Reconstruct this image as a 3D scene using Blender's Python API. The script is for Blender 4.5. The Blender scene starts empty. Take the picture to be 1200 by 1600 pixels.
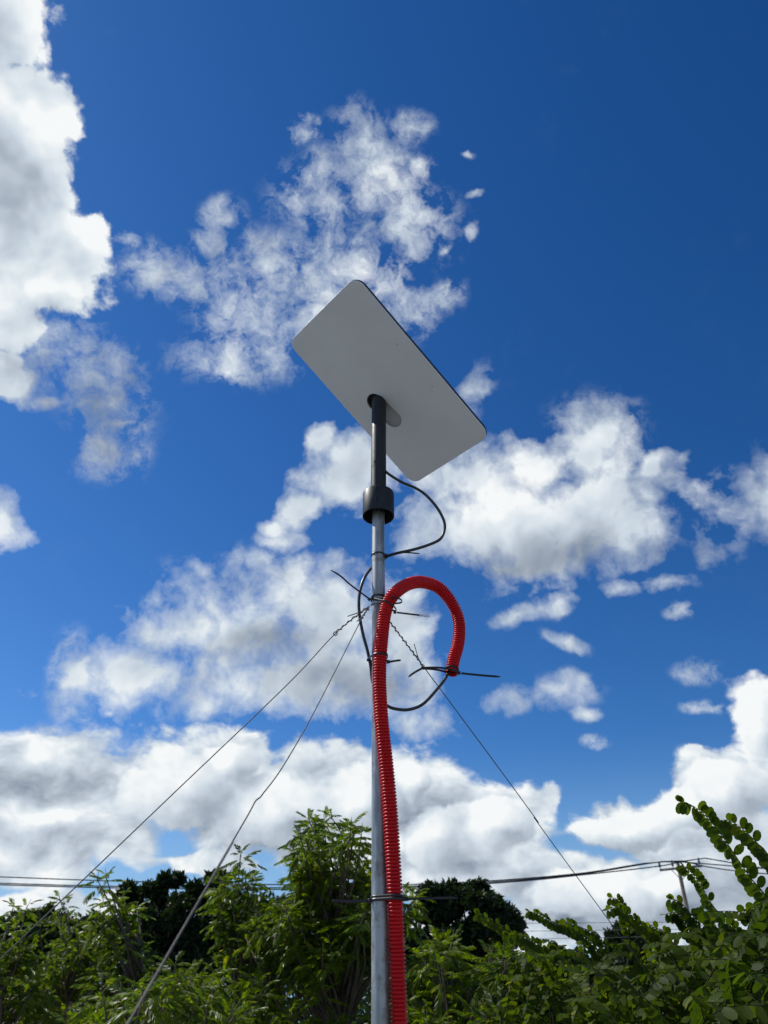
import bpy, bmesh, math, random
import numpy as np
from mathutils import Vector, Matrix, Euler, Quaternion

SC = bpy.context.scene
COL = SC.collection
R = math.radians

# ---------------------------------------------------------------- camera
PITCH = R(34.0)
CAMZ = 1.6
FPX = 1200.0                       # focal length in pixels of the 1200 x 1600 photograph
cam_d = bpy.data.cameras.new('camera')
cam = bpy.data.objects.new('camera', cam_d)
COL.objects.link(cam)
cam.location = (0, 0, CAMZ)
cam.rotation_euler = (math.pi / 2 + PITCH, 0, 0)
cam_d.sensor_fit = 'HORIZONTAL'
cam_d.sensor_width = 36.0
cam_d.lens = 36.0 * FPX / 1200.0
cam_d.clip_start = 0.05
cam_d.clip_end = 8000
SC.camera = cam
cam_d.dof.use_dof = True           # a phone lens: 3.2 mm of glass, focused on the dish
cam_d.dof.focus_distance = 1.85
cam_d.dof.aperture_fstop = 11.4
SC.render.resolution_x = 768
SC.render.resolution_y = 1024
SC.cycles.use_adaptive_sampling = True
SC.cycles.adaptive_threshold = 0.02
SC.cycles.use_denoising = True
SC.cycles.max_bounces = 8
SC.cycles.transparent_max_bounces = 8
SC.cycles.caustics_reflective = False
SC.cycles.caustics_refractive = False

cF = Vector((0, math.cos(PITCH), math.sin(PITCH)))
cU = Vector((0, -math.sin(PITCH), math.cos(PITCH)))
cR = Vector((1, 0, 0))
CAM = Vector((0, 0, CAMZ))


def D(x, y):
    """unit direction of a picture point"""
    return (cF + cR * ((x - 600) / FPX) + cU * ((800 - y) / FPX)).normalized()


def P(x, y, z):
    """world point of a picture point at depth z along the viewing axis"""
    return CAM + (cF + cR * ((x - 600) / FPX) + cU * ((800 - y) / FPX)) * z


def PY(x, y, Y):
    """world point of a picture point in the vertical plane at distance Y ahead"""
    v = cF + cR * ((x - 600) / FPX) + cU * ((800 - y) / FPX)
    return CAM + v * (Y / v.y)


# ---------------------------------------------------------------- sun
SUN_EL, SUN_AZ = R(50), R(-70)     # azimuth measured from +Y towards +X
sun_dir = Vector((math.cos(SUN_EL) * math.sin(SUN_AZ), math.cos(SUN_EL) * math.cos(SUN_AZ), math.sin(SUN_EL)))
sd = bpy.data.lights.new('sun', 'SUN')
sd.energy = 4.2
sd.angle = R(0.53)
sd.color = (1.0, 0.955, 0.89)
sun = bpy.data.objects.new('sun', sd)
sun.rotation_euler = sun_dir.to_track_quat('Z', 'Y').to_euler()
sun.location = (-3, 2, 9)
COL.objects.link(sun)

SC.view_settings.view_transform = 'Standard'
SC.view_settings.look = 'None'
SC.view_settings.exposure = 0.0
SC.view_settings.gamma = 1.0

# ---------------------------------------------------------------- world: sky and clouds
# blobs: (x, y, rx, ry, turn) in photo pixels, turned into fixed directions of the sky
CUM = [(-30, 30, 105, 95, 0), (45, 25, 32, 55, 0), (50, 165, 80, 62, -8), (15, 250, 95, 75, 0), (45, 305, 70, 48, 0),
       (112, 385, 66, 58, 10), (60, 440, 95, 60, 0), (-40, 340, 120, 160, 0), (15, 500, 70, 40, 0), (-6, 580, 46, 42, 0),
       (150, 345, 22, 20, 0)]
SOFT = [(0, 818, 44, 36, 0), (15, 590, 40, 44, 0), (890, 810, 175, 78, -4), (930, 705, 66, 52, 0), (952, 790, 70, 44, 0), (760, 825, 112, 70, 0), (735, 745, 80, 40, 0),
        (850, 740, 60, 50, 0), (830, 876, 130, 22, 0), (1024, 732, 16, 28, 30),
        (545, 735, 76, 50, -20), (500, 690, 24, 26, 0), (480, 790, 44, 22, -30), (425, 820, 20, 12, 0),
        (370, 1000, 130, 76, 0), (300, 985, 80, 38, -14), (500, 960, 120, 80, 0), (210, 1060, 100, 46, 0), (125, 1050, 30, 50, 0), (560, 1060, 100, 50, 0),
        (440, 1070, 100, 40, 0), (462, 895, 30, 28, 0), (620, 1000, 34, 90, 0)]
# thin small ones
MID = [(1218, 775, 52, 54, 0), (1098, 862, 22, 24, 0), (1045, 912, 36, 14, 0), (975, 914, 34, 13, 0), (868, 946, 40, 14, -18), (812, 966, 34, 12, -18), (885, 1008, 30, 10, 20),
       (795, 1094, 38, 20, 0), (880, 1082, 40, 22, -8), (690, 1125, 36, 22, 0), (645, 1130, 26, 24, 0), (742, 604, 20, 30, 25), (722, 640, 20, 22, 0), (912, 1118, 18, 12, 0),
       (1085, 1190, 16, 14, 0), (300, 1090, 60, 24, 0), (440, 840, 30, 18, 0)]
LOW = [(90, 1235, 260, 82, 0), (30, 1310, 260, 56, 0), (280, 1225, 112, 76, 0), (340, 1180, 70, 40, 0), (430, 1260, 210, 84, 0), (540, 1210, 130, 62, 0),
       (650, 1290, 110, 92, 0), (770, 1290, 86, 62, 0), (820, 1260, 44, 36, 0), (730, 1370, 130, 40, 0),
       (1180, 1130, 48, 66, 0), (1140, 1230, 80, 46, 0), (1000, 1280, 116, 42, -8), (1120, 1310, 180, 52, 0), (950, 1400, 190, 66, 0), (1150, 1400, 200, 66, 0),
       (880, 1450, 260, 40, 0), (1085, 1190, 18, 16, 0), (858, 1248, 20, 22, 0),
       (60, 1412, 78, 26, 0), (175, 1408, 30, 16, 0), (330, 1350, 120, 18, 0), (560, 1330, 150, 40, 0)]
WISP = [(560, 215, 40, 46, 0), (500, 300, 62, 54, 0), (590, 290, 66, 60, 0), (635, 360, 66, 56, 0), (430, 410, 66, 46, 0), (530, 420, 100, 58, 0),
        (395, 490, 76, 44, 0), (370, 560, 84, 34, 0), (240, 415, 46, 34, 0), (310, 440, 56, 36, 0), (330, 380, 30, 26, 0), (640, 196, 28, 22, 0), (660, 262, 24, 18, 0),
        (732, 240, 8, 5, 0), (735, 370, 9, 12, 20), (742, 306, 9, 6, -20), (700, 395, 8, 5, 0), (500, 510, 110, 46, 0), (350, 335, 30, 26, 0),
        (642, 484, 44, 32, 0), (702, 465, 22, 22, 0), (470, 205, 26, 16, 0), (200, 370, 18, 10, 0),
        (120, 560, 92, 44, 15), (170, 630, 60, 56, 0), (170, 700, 46, 42, 0), (70, 630, 26, 10, 0),
        (1090, 1046, 30, 16, 0), (935, 1164, 20, 10, 0), (1075, 955, 22, 8, 0), (1095, 1106, 26, 10, 0), (60, 1165, 110, 24, 0),
        (930, 685, 60, 50, 0), (720, 730, 80, 40, 0), (110, 1060, 30, 60, 0), (430, 880, 60, 20, 0)]
# billowing heads in front of the low banks
BIL = [(275, 1235, 92, 62, 0), (350, 1190, 46, 34, 0), (440, 1262, 100, 52, 0), (560, 1245, 74, 48, 0), (690, 1310, 60, 50, 0), (775, 1290, 60, 44, 0), (640, 1225, 34, 26, 0),
       (1185, 1120, 46, 56, 0), (1135, 1235, 66, 38, 0), (980, 1290, 90, 34, -8), (1080, 1262, 60, 30, 0), (930, 1400, 100, 40, 0), (1050, 1385, 60, 34, 0)]
GREY = [(5, 320, 60, 120, 0), (0, 230, 50, 70, 0), (70, 400, 66, 40, 0), (20, 80, 60, 50, 0), (60, 490, 60, 30, 0), (45, 300, 40, 60, 0), (165, 630, 120, 110, 0), (120, 570, 90, 50, 0),
        (900, 868, 200, 30, 0), (820, 876, 120, 26, 0), (430, 1012, 100, 22, 0), (560, 1070, 100, 34, 0),
        (60, 1225, 170, 26, 0), (60, 1300, 160, 16, 0), (290, 1290, 90, 40, 0), (400, 1310, 140, 36, 0), (330, 1215, 28, 26, 0), (620, 1270, 60, 40, 0), (690, 1275, 60, 42, 0),
        (730, 1340, 120, 30, 0), (1100, 1240, 60, 34, 0), (990, 1310, 110, 26, 0), (1130, 1390, 150, 26, 0), (1060, 1440, 160, 34, 0), (860, 1390, 80, 26, 0), (900, 1440, 200, 26, 0)]
LIGHT = [(90, 200, 60, 40, 0), (140, 360, 40, 26, 0), (70, 440, 60, 50, 0), (60, 50, 40, 60, 0), (620, 300, 60, 44, 0), (560, 430, 80, 44, 0),
         (800, 770, 130, 40, 0), (1180, 1120, 50, 70, 0), (250, 1215, 40, 60, 0), (340, 1165, 60, 22, 0), (450, 1250, 60, 30, 0), (900, 1270, 40, 16, 0), (730, 1290, 60, 20, 0), (780, 1320, 60, 24, 0), (950, 1380, 40, 20, 0)]

world = bpy.data.worlds.new('World')
SC.world = world
world.use_nodes = True


class NT:
    def __init__(self, tree):
        self.t = tree; self.n = tree.nodes; self.l = tree.links

    def new(self, kind, **kw):
        nd = self.n.new(kind)
        for k, v in kw.items():
            setattr(nd, k, v)
        return nd

    def put(self, sock, v):
        if hasattr(v, 'is_output') or isinstance(v, bpy.types.NodeSocket):
            self.l.new(v, sock)
        elif v is not None:
            sock.default_value = v

    def m(self, op, a=0.0, b=None, c=None, clamp=False):
        nd = self.new('ShaderNodeMath', operation=op, use_clamp=clamp)
        self.put(nd.inputs[0], a); self.put(nd.inputs[1], b); self.put(nd.inputs[2], c)
        return nd.outputs[0]

    def v(self, op, a, b=None, s=None):
        nd = self.new('ShaderNodeVectorMath', operation=op)
        self.put(nd.inputs[0], a); self.put(nd.inputs[1], b)
        if s is not None: self.put(nd.inputs['Scale'], s)
        return nd.outputs['Value'] if op in ('DOT_PRODUCT', 'LENGTH', 'DISTANCE') else nd.outputs[0]

    def noise(self, vec, scale, detail=5, rough=0.5, dist=0.0, color=False, typ='FBM', lac=2.0):
        nd = self.new('ShaderNodeTexNoise')
        nd.noise_type = typ
        if vec is not None: self.put(nd.inputs['Vector'], vec)
        nd.inputs['Scale'].default_value = scale; nd.inputs['Detail'].default_value = detail
        nd.inputs['Roughness'].default_value = rough; nd.inputs['Distortion'].default_value = dist
        nd.inputs['Lacunarity'].default_value = lac
        return nd.outputs['Color'] if color else nd.outputs[0]

    def step(self, x, lo, hi, a=0.0, b=1.0, smooth=True):
        nd = self.new('ShaderNodeMapRange', interpolation_type='SMOOTHSTEP' if smooth else 'LINEAR')
        nd.clamp = True
        self.put(nd.inputs[0], x)
        for k, q in zip((1, 2, 3, 4), (lo, hi, a, b)): self.put(nd.inputs[k], q)
        return nd.outputs[0]

    def mix(self, f, a, b, typ='MIX'):
        nd = self.new('ShaderNodeMix', data_type='RGBA', blend_type=typ)
        nd.clamp_factor = True
        self.put(nd.inputs[0], f); self.put(nd.inputs[6], a); self.put(nd.inputs[7], b)
        return nd.outputs[2]

    def ramp(self, f, stops):
        nd = self.new('ShaderNodeValToRGB')
        e = nd.color_ramp.elements
        while len(e) < len(stops): e.new(0.5)
        for k, (p, c) in enumerate(stops):
            e[k].position = p; e[k].color = (*c, 1) if len(c) == 3 else c
        self.put(nd.inputs[0], f)
        return nd.outputs[0]


def blobs(T, vec, lst):
    """largest of a set of soft ellipses on the sky: 0.5 on the outline, 1 in the middle"""
    out = None
    for (x, y, rx, ry, turn) in lst:
        c = D(x, y); a = R(turn)
        ex = D(x + rx * math.cos(a), y + rx * math.sin(a)) - c
        ey = D(x + ry * math.sin(a), y - ry * math.cos(a)) - c
        X = ex.normalized(); Z = c.copy(); Y = Z.cross(X).normalized(); X = Y.cross(Z).normalized()
        M = Matrix((X, Y, Z)).transposed()
        mp = T.new('ShaderNodeMapping', vector_type='TEXTURE')
        mp.inputs['Location'].default_value = c
        mp.inputs['Rotation'].default_value = M.to_euler()
        mp.inputs['Scale'].default_value = (2 * ex.length, 2 * ey.length, 4)
        T.put(mp.inputs['Vector'], vec)
        g = T.new('ShaderNodeTexGradient', gradient_type='SPHERICAL')
        T.put(g.inputs[0], mp.outputs[0])
        o = g.outputs['Fac']
        if out is None: out = o
        else:
            sm = T.new('ShaderNodeMath', operation='SMOOTH_MAX')
            T.put(sm.inputs[0], out); T.put(sm.inputs[1], o); sm.inputs[2].default_value = 0.12
            out = sm.outputs[0]
    return out


def build_world():
    T = NT(world.node_tree)
    T.n.clear()
    out = T.new('ShaderNodeOutputWorld')
    bg = T.new('ShaderNodeBackground')
    T.l.new(bg.outputs[0], out.inputs[0])
    sky = T.new('ShaderNodeTexSky', sky_type='NISHITA')
    sky.sun_disc = False
    sky.sun_elevation = SUN_EL
    sky.sun_rotation = SUN_AZ
    sky.air_density = 1.0; sky.dust_density = 0.12; sky.ozone_density = 3.0
    tc = T.new('ShaderNodeTexCoord')
    n = tc.outputs['Generated']
    # the sky: deeper and more saturated than the plain model, as a phone camera records it
    sp = T.new('ShaderNodeSeparateXYZ'); T.put(sp.inputs[0], T.v('SCALE', sky.outputs[0], s=0.1))
    cb = T.new('ShaderNodeCombineXYZ')
    for k, (g, p) in enumerate(((1.86, 2.0), (1.12, 1.39), (1.27, 1.22))):
        T.put(cb.inputs[k], T.m('MULTIPLY', T.m('POWER', sp.outputs[k], p), g))
    sz = T.new('ShaderNodeSeparateXYZ'); T.put(sz.inputs[0], n)
    skyc = T.mix(T.step(sz.outputs[2], 0.30, 0.0), cb.outputs[0], (0.30, 0.52, 0.74, 1))     # pale blue near the horizon, not orange

    def warp(vec, scale, amp, detail, rough=0.55):
        w = T.v('SUBTRACT', T.noise(vec, scale, detail, rough, color=True), (0.5, 0.5, 0.5))
        return T.v('ADD', vec, T.v('SCALE', w, s=amp))
    nw = warp(n, 9.0, 0.056, 8, 0.60)          # lobes and fraying of the outlines
    f1 = T.noise(nw, 15.0, 6, 0.55)
    nl = warp(n, 9.0, 0.056, 3, 0.5)
    sh = T.v('ADD', nl, tuple(sun_dir * 0.03))
    puff = T.m('SUBTRACT', T.noise(nl, 13.0, 3, 0.5), T.noise(sh, 13.0, 3, 0.5))   # > 0 on sides of lumps turned to the sun
    def vor(vec, scale, det):
        nd = T.new('ShaderNodeTexVoronoi', feature='F1', normalize=True)
        T.put(nd.inputs['Vector'], vec); nd.inputs['Scale'].default_value = scale
        nd.inputs['Detail'].default_value = det; nd.inputs['Roughness'].default_value = 0.5
        return nd.outputs['Distance']
    nv = warp(n, 14.0, 0.03, 3, 0.5)
    v0 = vor(nv, 20.0, 2.0)
    # towards the horizon clouds are seen edge-on: their texture is flattened there
    flat = T.new('ShaderNodeMapping'); flat.inputs['Scale'].default_value = (1, 1, 1.9); T.put(flat.inputs[0], nl)
    g0 = T.noise(flat.outputs[0], 9.0, 5, 0.55)
    gs = T.new('ShaderNodeMapping'); gs.inputs['Scale'].default_value = (1, 1, 1.9); T.put(gs.inputs[0], T.v('ADD', nl, tuple(sun_dir * 0.022)))
    g1 = T.noise(gs.outputs[0], 9.0, 5, 0.55)
    bank = T.m('SUBTRACT', g0, g1)
    lump = T.m('SUBTRACT', vor(T.v('ADD', nv, tuple(sun_dir * 0.014)), 20.0, 2.0), v0)
    bump = T.m('SUBTRACT', 0.42, v0)
    fine = T.m('SUBTRACT', T.noise(nw, 34.0, 4, 0.55), 0.5)
    cum = blobs(T, nw, CUM)
    soft = blobs(T, nw, SOFT)
    mid = blobs(T, nw, MID)
    low = blobs(T, nw, LOW)
    wisp = blobs(T, warp(n, 9.0, 0.050, 6, 0.62), WISP)
    grey = blobs(T, nl, GREY)
    lite = blobs(T, nl, LIGHT)
    nz = T.m('SUBTRACT', f1, 0.5)
    # cumulus with a crisp edge
    edge = T.m('MULTIPLY_ADD', bump, 0.40, T.m('MULTIPLY', fine, 0.30))
    a1 = T.step(T.m('ADD', T.m('MULTIPLY_ADD', nz, 0.45, cum), T.m('MULTIPLY_ADD', fine, 0.35, edge)), 0.44, 0.62)
    a2 = T.m('MULTIPLY', T.step(soft, 0.06, 0.26), T.step(T.m('ADD', T.m('MULTIPLY_ADD', nz, 1.2, soft), T.m('MULTIPLY', fine, 0.7)), 0.30, 0.76, smooth=False))
    a3 = T.step(T.m('ADD', T.m('MULTIPLY_ADD', T.m('SUBTRACT', g0, 0.5), 1.1, low), edge), 0.42, 0.62)
    a6 = T.m('MULTIPLY', T.step(T.m('ADD', T.m('MULTIPLY_ADD', nz, 1.8, mid), T.m('MULTIPLY', fine, 1.3)), 0.24, 1.15, smooth=False), T.step(mid, 0.04, 0.50))
    bsh = T.v('ADD', nw, tuple((sun_dir - cF * sun_dir.dot(cF)).normalized() * 0.026))
    bil = T.m('ADD', blobs(T, nw, BIL), T.m('MULTIPLY_ADD', bump, 0.42, T.m('MULTIPLY', fine, 0.3)))
    bils = T.m('ADD', blobs(T, bsh, BIL), T.m('MULTIPLY', T.m('ADD', bump, T.m('MULTIPLY', lump, -0.9)), 0.42))
    a7 = T.step(bil, 0.47, 0.60)
    dome = T.m('SUBTRACT', bil, bils)
    # torn fair-weather veil
    f2 = T.noise(warp(n, 24.0, 0.045, 6, 0.62), 27.0, 8, 0.66, dist=0.25)
    vz = T.m('MULTIPLY_ADD', T.m('SUBTRACT', f2, 0.5), 3.3, T.m('MULTIPLY_ADD', nz, 0.7, wisp))
    a4 = T.m('MULTIPLY', T.m('MULTIPLY', T.step(vz, 0.20, 1.34, smooth=False), 0.97), T.step(wisp, 0.10, 0.62))
    # the rest of the sky, behind the camera: scattered clouds
    f3 = T.noise(warp(n, 2.5, 0.2, 4), 3.2, 7, 0.55)
    back = T.step(T.v('DOT_PRODUCT', n, tuple(cF)), 0.55, 0.25)
    a5 = T.m('MULTIPLY', T.step(f3, 0.50, 0.60), back)
    al = T.m('MAXIMUM', T.m('MAXIMUM', a1, a2), T.m('MAXIMUM', T.m('MAXIMUM', T.m('MAXIMUM', a3, a7), a6), T.m('MAXIMUM', a4, a5)))
    # brightness of the cloud
    b = T.m('MULTIPLY_ADD', a3, 0.05, T.m('MULTIPLY_ADD', a1, 0.11, 0.75))
    b = T.m('MULTIPLY_ADD', puff, T.m('MULTIPLY_ADD', a3, -0.5, 0.8), b)
    b = T.m('MULTIPLY_ADD', bank, T.m('MULTIPLY', a3, 1.5), b)
    b = T.m('MULTIPLY_ADD', lump, T.m('MAXIMUM', T.m('MULTIPLY', a3, 0.45), T.m('MULTIPLY', a1, 0.45)), b)
    b = T.m('MULTIPLY_ADD', fine, 0.14, b)
    b = T.m('SUBTRACT', b, T.m('MULTIPLY', T.step(grey, 0.10, 0.95), 0.30))
    b = T.m('ADD', b, T.m('MULTIPLY', T.step(lite, 0.2, 0.9), 0.14))
    bb = T.m('MULTIPLY_ADD', T.m('MAXIMUM', T.m('MINIMUM', dome, 0.30), -0.30), 0.95, T.m('MULTIPLY_ADD', fine, 0.12, 0.74))
    b = T.m('MULTIPLY_ADD', T.m('SUBTRACT', bb, b), T.m('MULTIPLY', a7, 0.85), b)
    b = T.m('MINIMUM', T.m('MAXIMUM', b, 0.25), 0.97)
    cc = T.ramp(b, [(0.0, (0.12, 0.18, 0.27)), (0.30, (0.235, 0.29, 0.37)), (0.5, (0.40, 0.46, 0.54)), (0.72, (0.60, 0.68, 0.76)), (0.88, (0.79, 0.85, 0.89)), (1.0, (0.97, 0.98, 0.975))])
    col = T.mix(al, skyc, cc)
    T.put(bg.inputs[0], col)
    bg.inputs[1].default_value = 1.0
    world.cycles.sampling_method = 'MANUAL'
    world.cycles.sample_map_resolution = 512


build_world()

# ================================================================ helpers
rnd = random.Random(11)
rng = np.random.default_rng(5)


def tag(o, label=None, cat=None, group=None, kind=None):
    if label: o['label'] = label
    if cat: o['category'] = cat
    if group: o['group'] = group
    if kind: o['kind'] = kind
    return o


def empty(name, loc):
    o = bpy.data.objects.new(name, None)
    o.empty_display_size = 0.1
    o.location = loc
    COL.objects.link(o)
    return o


def link_mesh(name, me, mat, parent=None, smooth=True):
    if mat is not None: me.materials.append(mat)
    sharp = smooth == 'sharp'
    if smooth: me.polygons.foreach_set('use_smooth', [True] * len(me.polygons))
    if sharp: me.set_sharp_from_angle(angle=R(28))
    o = bpy.data.objects.new(name, me)
    COL.objects.link(o)
    if parent is not None:
        o.parent = parent
        o.matrix_parent_inverse = Matrix.Translation(-parent.location)
    return o


def mesh_np(name, verts, faces, mat, parent=None, smooth=True):
    """faces: list of (k, array of n x k indices)"""
    me = bpy.data.meshes.new(name)
    verts = np.asarray(verts, dtype=np.float32)
    me.vertices.add(len(verts)); me.vertices.foreach_set('co', verts.ravel())
    nl = sum(k * len(a) for k, a in faces); npol = sum(len(a) for k, a in faces)
    me.loops.add(nl); me.polygons.add(npol)
    me.loops.foreach_set('vertex_index', np.concatenate([np.asarray(a, dtype=np.int32).ravel() for k, a in faces]))
    tot = np.concatenate([np.full(len(a), k, dtype=np.int32) for k, a in faces])
    st = np.concatenate([[0], np.cumsum(tot)[:-1]]).astype(np.int32)
    me.polygons.foreach_set('loop_start', st)
    me.update(calc_edges=True)
    me.validate()
    return link_mesh(name, me, mat, parent, smooth)


class Acc:
    """collects shapes into one mesh"""
    def __init__(self): self.v = []; self.f = {}; self.n = 0

    def add(self, v, faces):
        v = np.asarray(v, dtype=float)
        for k, a in faces:
            a = np.asarray(a, dtype=np.int64)
            if len(a): self.f.setdefault(k, []).append(a + self.n)
        self.v.append(v); self.n += len(v)

    def build(self, name, mat, parent=None, smooth=True):
        return mesh_np(name, np.concatenate(self.v), [(k, np.concatenate(a)) for k, a in self.f.items()], mat, parent, smooth)


def frames(pts):
    """unit tangents and parallel-transported normals along a polyline"""
    p = np.asarray(pts, dtype=float)
    t = np.gradient(p, axis=0); t /= np.linalg.norm(t, axis=1)[:, None] + 1e-12
    ref = np.array([0, 0, 1.0]) if abs(t[0][2]) < 0.9 else np.array([1.0, 0, 0])
    n = np.zeros_like(p); a = np.cross(t[0], ref); n[0] = a / np.linalg.norm(a)
    for i in range(1, len(p)):
        a = n[i - 1] - t[i] * np.dot(n[i - 1], t[i]); n[i] = a / (np.linalg.norm(a) + 1e-12)
    return p, t, n, np.cross(t, n)


def tube(acc, pts, rad, seg=12, caps=True):
    p, t, n, b = frames(pts)
    m = len(p); rad = np.broadcast_to(np.asarray(rad, dtype=float), (m,))
    ang = np.linspace(0, 2 * math.pi, seg, endpoint=False)
    ring = p[:, None, :] + rad[:, None, None] * (np.cos(ang)[None, :, None] * n[:, None, :] + np.sin(ang)[None, :, None] * b[:, None, :])
    v = ring.reshape(-1, 3)
    i = np.arange(m - 1)[:, None] * seg; j = np.arange(seg)[None, :]; k = (j + 1) % seg
    q = np.stack([i + j, i + k, i + seg + k, i + seg + j], -1).reshape(-1, 4)
    fs = [(4, q)]
    if caps: fs.append((seg, np.array([np.arange(seg)[::-1], (m - 1) * seg + np.arange(seg)])))
    acc.add(v, fs)


def spline(pts, n):
    """Catmull-Rom through the points, n samples"""
    p = np.array([tuple(q) for q in pts], dtype=float)
    p = np.vstack([2 * p[0] - p[1], p, 2 * p[-1] - p[-2]])
    segs = len(p) - 3; out = []
    for s in np.linspace(0, segs - 1e-6, n):
        i = int(s); u = s - i; a, b, c, d = p[i:i + 4]
        out.append(0.5 * ((2 * b) + (c - a) * u + (2 * a - 5 * b + 4 * c - d) * u * u + (3 * b - a - 3 * c + d) * u ** 3))
    o = np.array(out)
    L = np.concatenate([[0], np.cumsum(np.linalg.norm(np.diff(o, axis=0), axis=1))])
    s = np.linspace(0, L[-1], n)
    return np.stack([np.interp(s, L, o[:, k]) for k in range(3)], 1)


def lathe(acc, prof, c, axis=(0, 0, 1), seg=48):
    """surface of revolution: prof = (radius, height) pairs along the axis"""
    ax = Vector(axis).normalized(); X = ax.orthogonal().normalized(); Y = ax.cross(X)
    ang = np.linspace(0, 2 * math.pi, seg, endpoint=False)
    v = []
    for r, h in prof:
        for a in ang: v.append(tuple(Vector(c) + ax * h + X * (r * math.cos(a)) + Y * (r * math.sin(a))))
    m = len(prof)
    i = np.arange(m - 1)[:, None] * seg; j = np.arange(seg)[None, :]; k = (j + 1) % seg
    acc.add(v, [(4, np.stack([i + j, i + k, i + seg + k, i + seg + j], -1).reshape(-1, 4))])


def strap(acc, pts, wdir, width, thick):
    """flat band swept along points; wdir = direction(s) of its width"""
    p, t, _, _ = frames(pts)
    w = np.broadcast_to(np.asarray(wdir, dtype=float), p.shape).copy()
    w -= t * (w * t).sum(1)[:, None]; w /= np.linalg.norm(w, axis=1)[:, None]
    h = np.cross(t, w)
    width = np.broadcast_to(np.asarray(width, dtype=float), (len(p),))[:, None]
    c = [p + w * width / 2 + h * thick / 2, p - w * width / 2 + h * thick / 2, p - w * width / 2 - h * thick / 2, p + w * width / 2 - h * thick / 2]
    v = np.stack(c, 1).reshape(-1, 3); m = len(p)
    i = np.arange(m - 1)[:, None] * 4; j = np.arange(4)[None, :]; k = (j + 1) % 4
    acc.add(v, [(4, np.concatenate([np.stack([i + j, i + 4 + j, i + 4 + k, i + k], -1).reshape(-1, 4), [[0, 1, 2, 3], [4 * m - 1, 4 * m - 2, 4 * m - 3, 4 * m - 4]]]))])


def box(acc, c, X, Y, Z, sx, sy, sz, bev=0.0):
    """box with chamfered long edges (axes X, Y, Z; full sizes)"""
    X, Y, Z = (np.array(Vector(q).normalized()) for q in (X, Y, Z)); c = np.array(c)
    a, b = sx / 2, sy / 2; e = bev
    o = [(a - e, b), (a, b - e), (a, -b + e), (a - e, -b), (-a + e, -b), (-a, -b + e), (-a, b - e), (-a + e, b)] if e else [(a, b), (a, -b), (-a, -b), (-a, b)]
    n = len(o); v = []
    for s in (-1, 1):
        for (x, y) in o: v.append(c + X * x + Y * y + Z * (s * sz / 2))
    f = [[i, (i + 1) % n, n + (i + 1) % n, n + i] for i in range(n)]
    acc.add(v, [(4, f), (n, [list(range(n))[::-1], list(range(n, 2 * n))])])


def material(name, base, rough=0.5, metal=0.0, var=0.0, scale=20.0, bump=0.0, bscale=200.0, spec=0.5, dark=None, dthr=0.6):
    m = bpy.data.materials.new(name); m.use_nodes = True
    T = NT(m.node_tree); b = T.n['Principled BSDF']
    b.inputs['Roughness'].default_value = rough; b.inputs['Metallic'].default_value = metal
    b.inputs['Specular IOR Level'].default_value = spec
    tc = T.new('ShaderNodeTexCoord').outputs['Object']
    col = (*base, 1)
    if var:
        f = T.noise(tc, scale, 5, 0.6)
        c = T.mix(T.step(f, 0.3, 0.7), tuple(x * (1 - var) for x in base) + (1,), tuple(min(1, x * (1 + var)) for x in base) + (1,))
        if dark:
            f2 = T.noise(tc, scale * 2.7, 6, 0.7)
            c = T.mix(T.step(f2, dthr, dthr + 0.1), c, (*dark, 1))
        T.put(b.inputs['Base Color'], c)
        T.put(b.inputs['Roughness'], T.step(f, 0.3, 0.7, rough * 0.85, min(1, rough * 1.15)))
    else: b.inputs['Base Color'].default_value = col
    if bump:
        bn = T.new('ShaderNodeBump'); bn.inputs['Distance'].default_value = bump; bn.inputs['Strength'].default_value = 1.0
        T.put(bn.inputs['Height'], T.noise(tc, bscale, 4, 0.6)); T.l.new(bn.outputs[0], b.inputs['Normal'])
    return m


def galvanised():
    m = bpy.data.materials.new('galvanised_steel'); m.use_nodes = True
    T = NT(m.node_tree); b = T.n['Principled BSDF']
    tc = T.new('ShaderNodeTexCoord').outputs['Object']
    mp = T.new('ShaderNodeMapping'); mp.inputs['Scale'].default_value = (1, 1, 0.16); T.put(mp.inputs[0], tc)
    f = T.noise(mp.outputs[0], 70, 5, 0.65)
    c = T.mix(T.step(f, 0.32, 0.68), (0.22, 0.235, 0.235, 1), (0.44, 0.455, 0.45, 1))
    sp = T.noise(tc, 160, 3, 0.6)
    c = T.mix(T.m('MULTIPLY', T.step(sp, 0.66, 0.72), 0.7), c, (0.10, 0.10, 0.09, 1))           # specks and scuffs
    blot = T.noise(tc, 22, 6, 0.7)
    c = T.mix(T.m('MULTIPLY', T.step(blot, 0.50, 0.64), 0.75), c, (0.19, 0.165, 0.145, 1))
    T.put(b.inputs['Base Color'], c)
    b.inputs['Metallic'].default_value = 0.45
    T.put(b.inputs['Roughness'], T.step(f, 0.3, 0.7, 0.34, 0.52))
    return m


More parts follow.
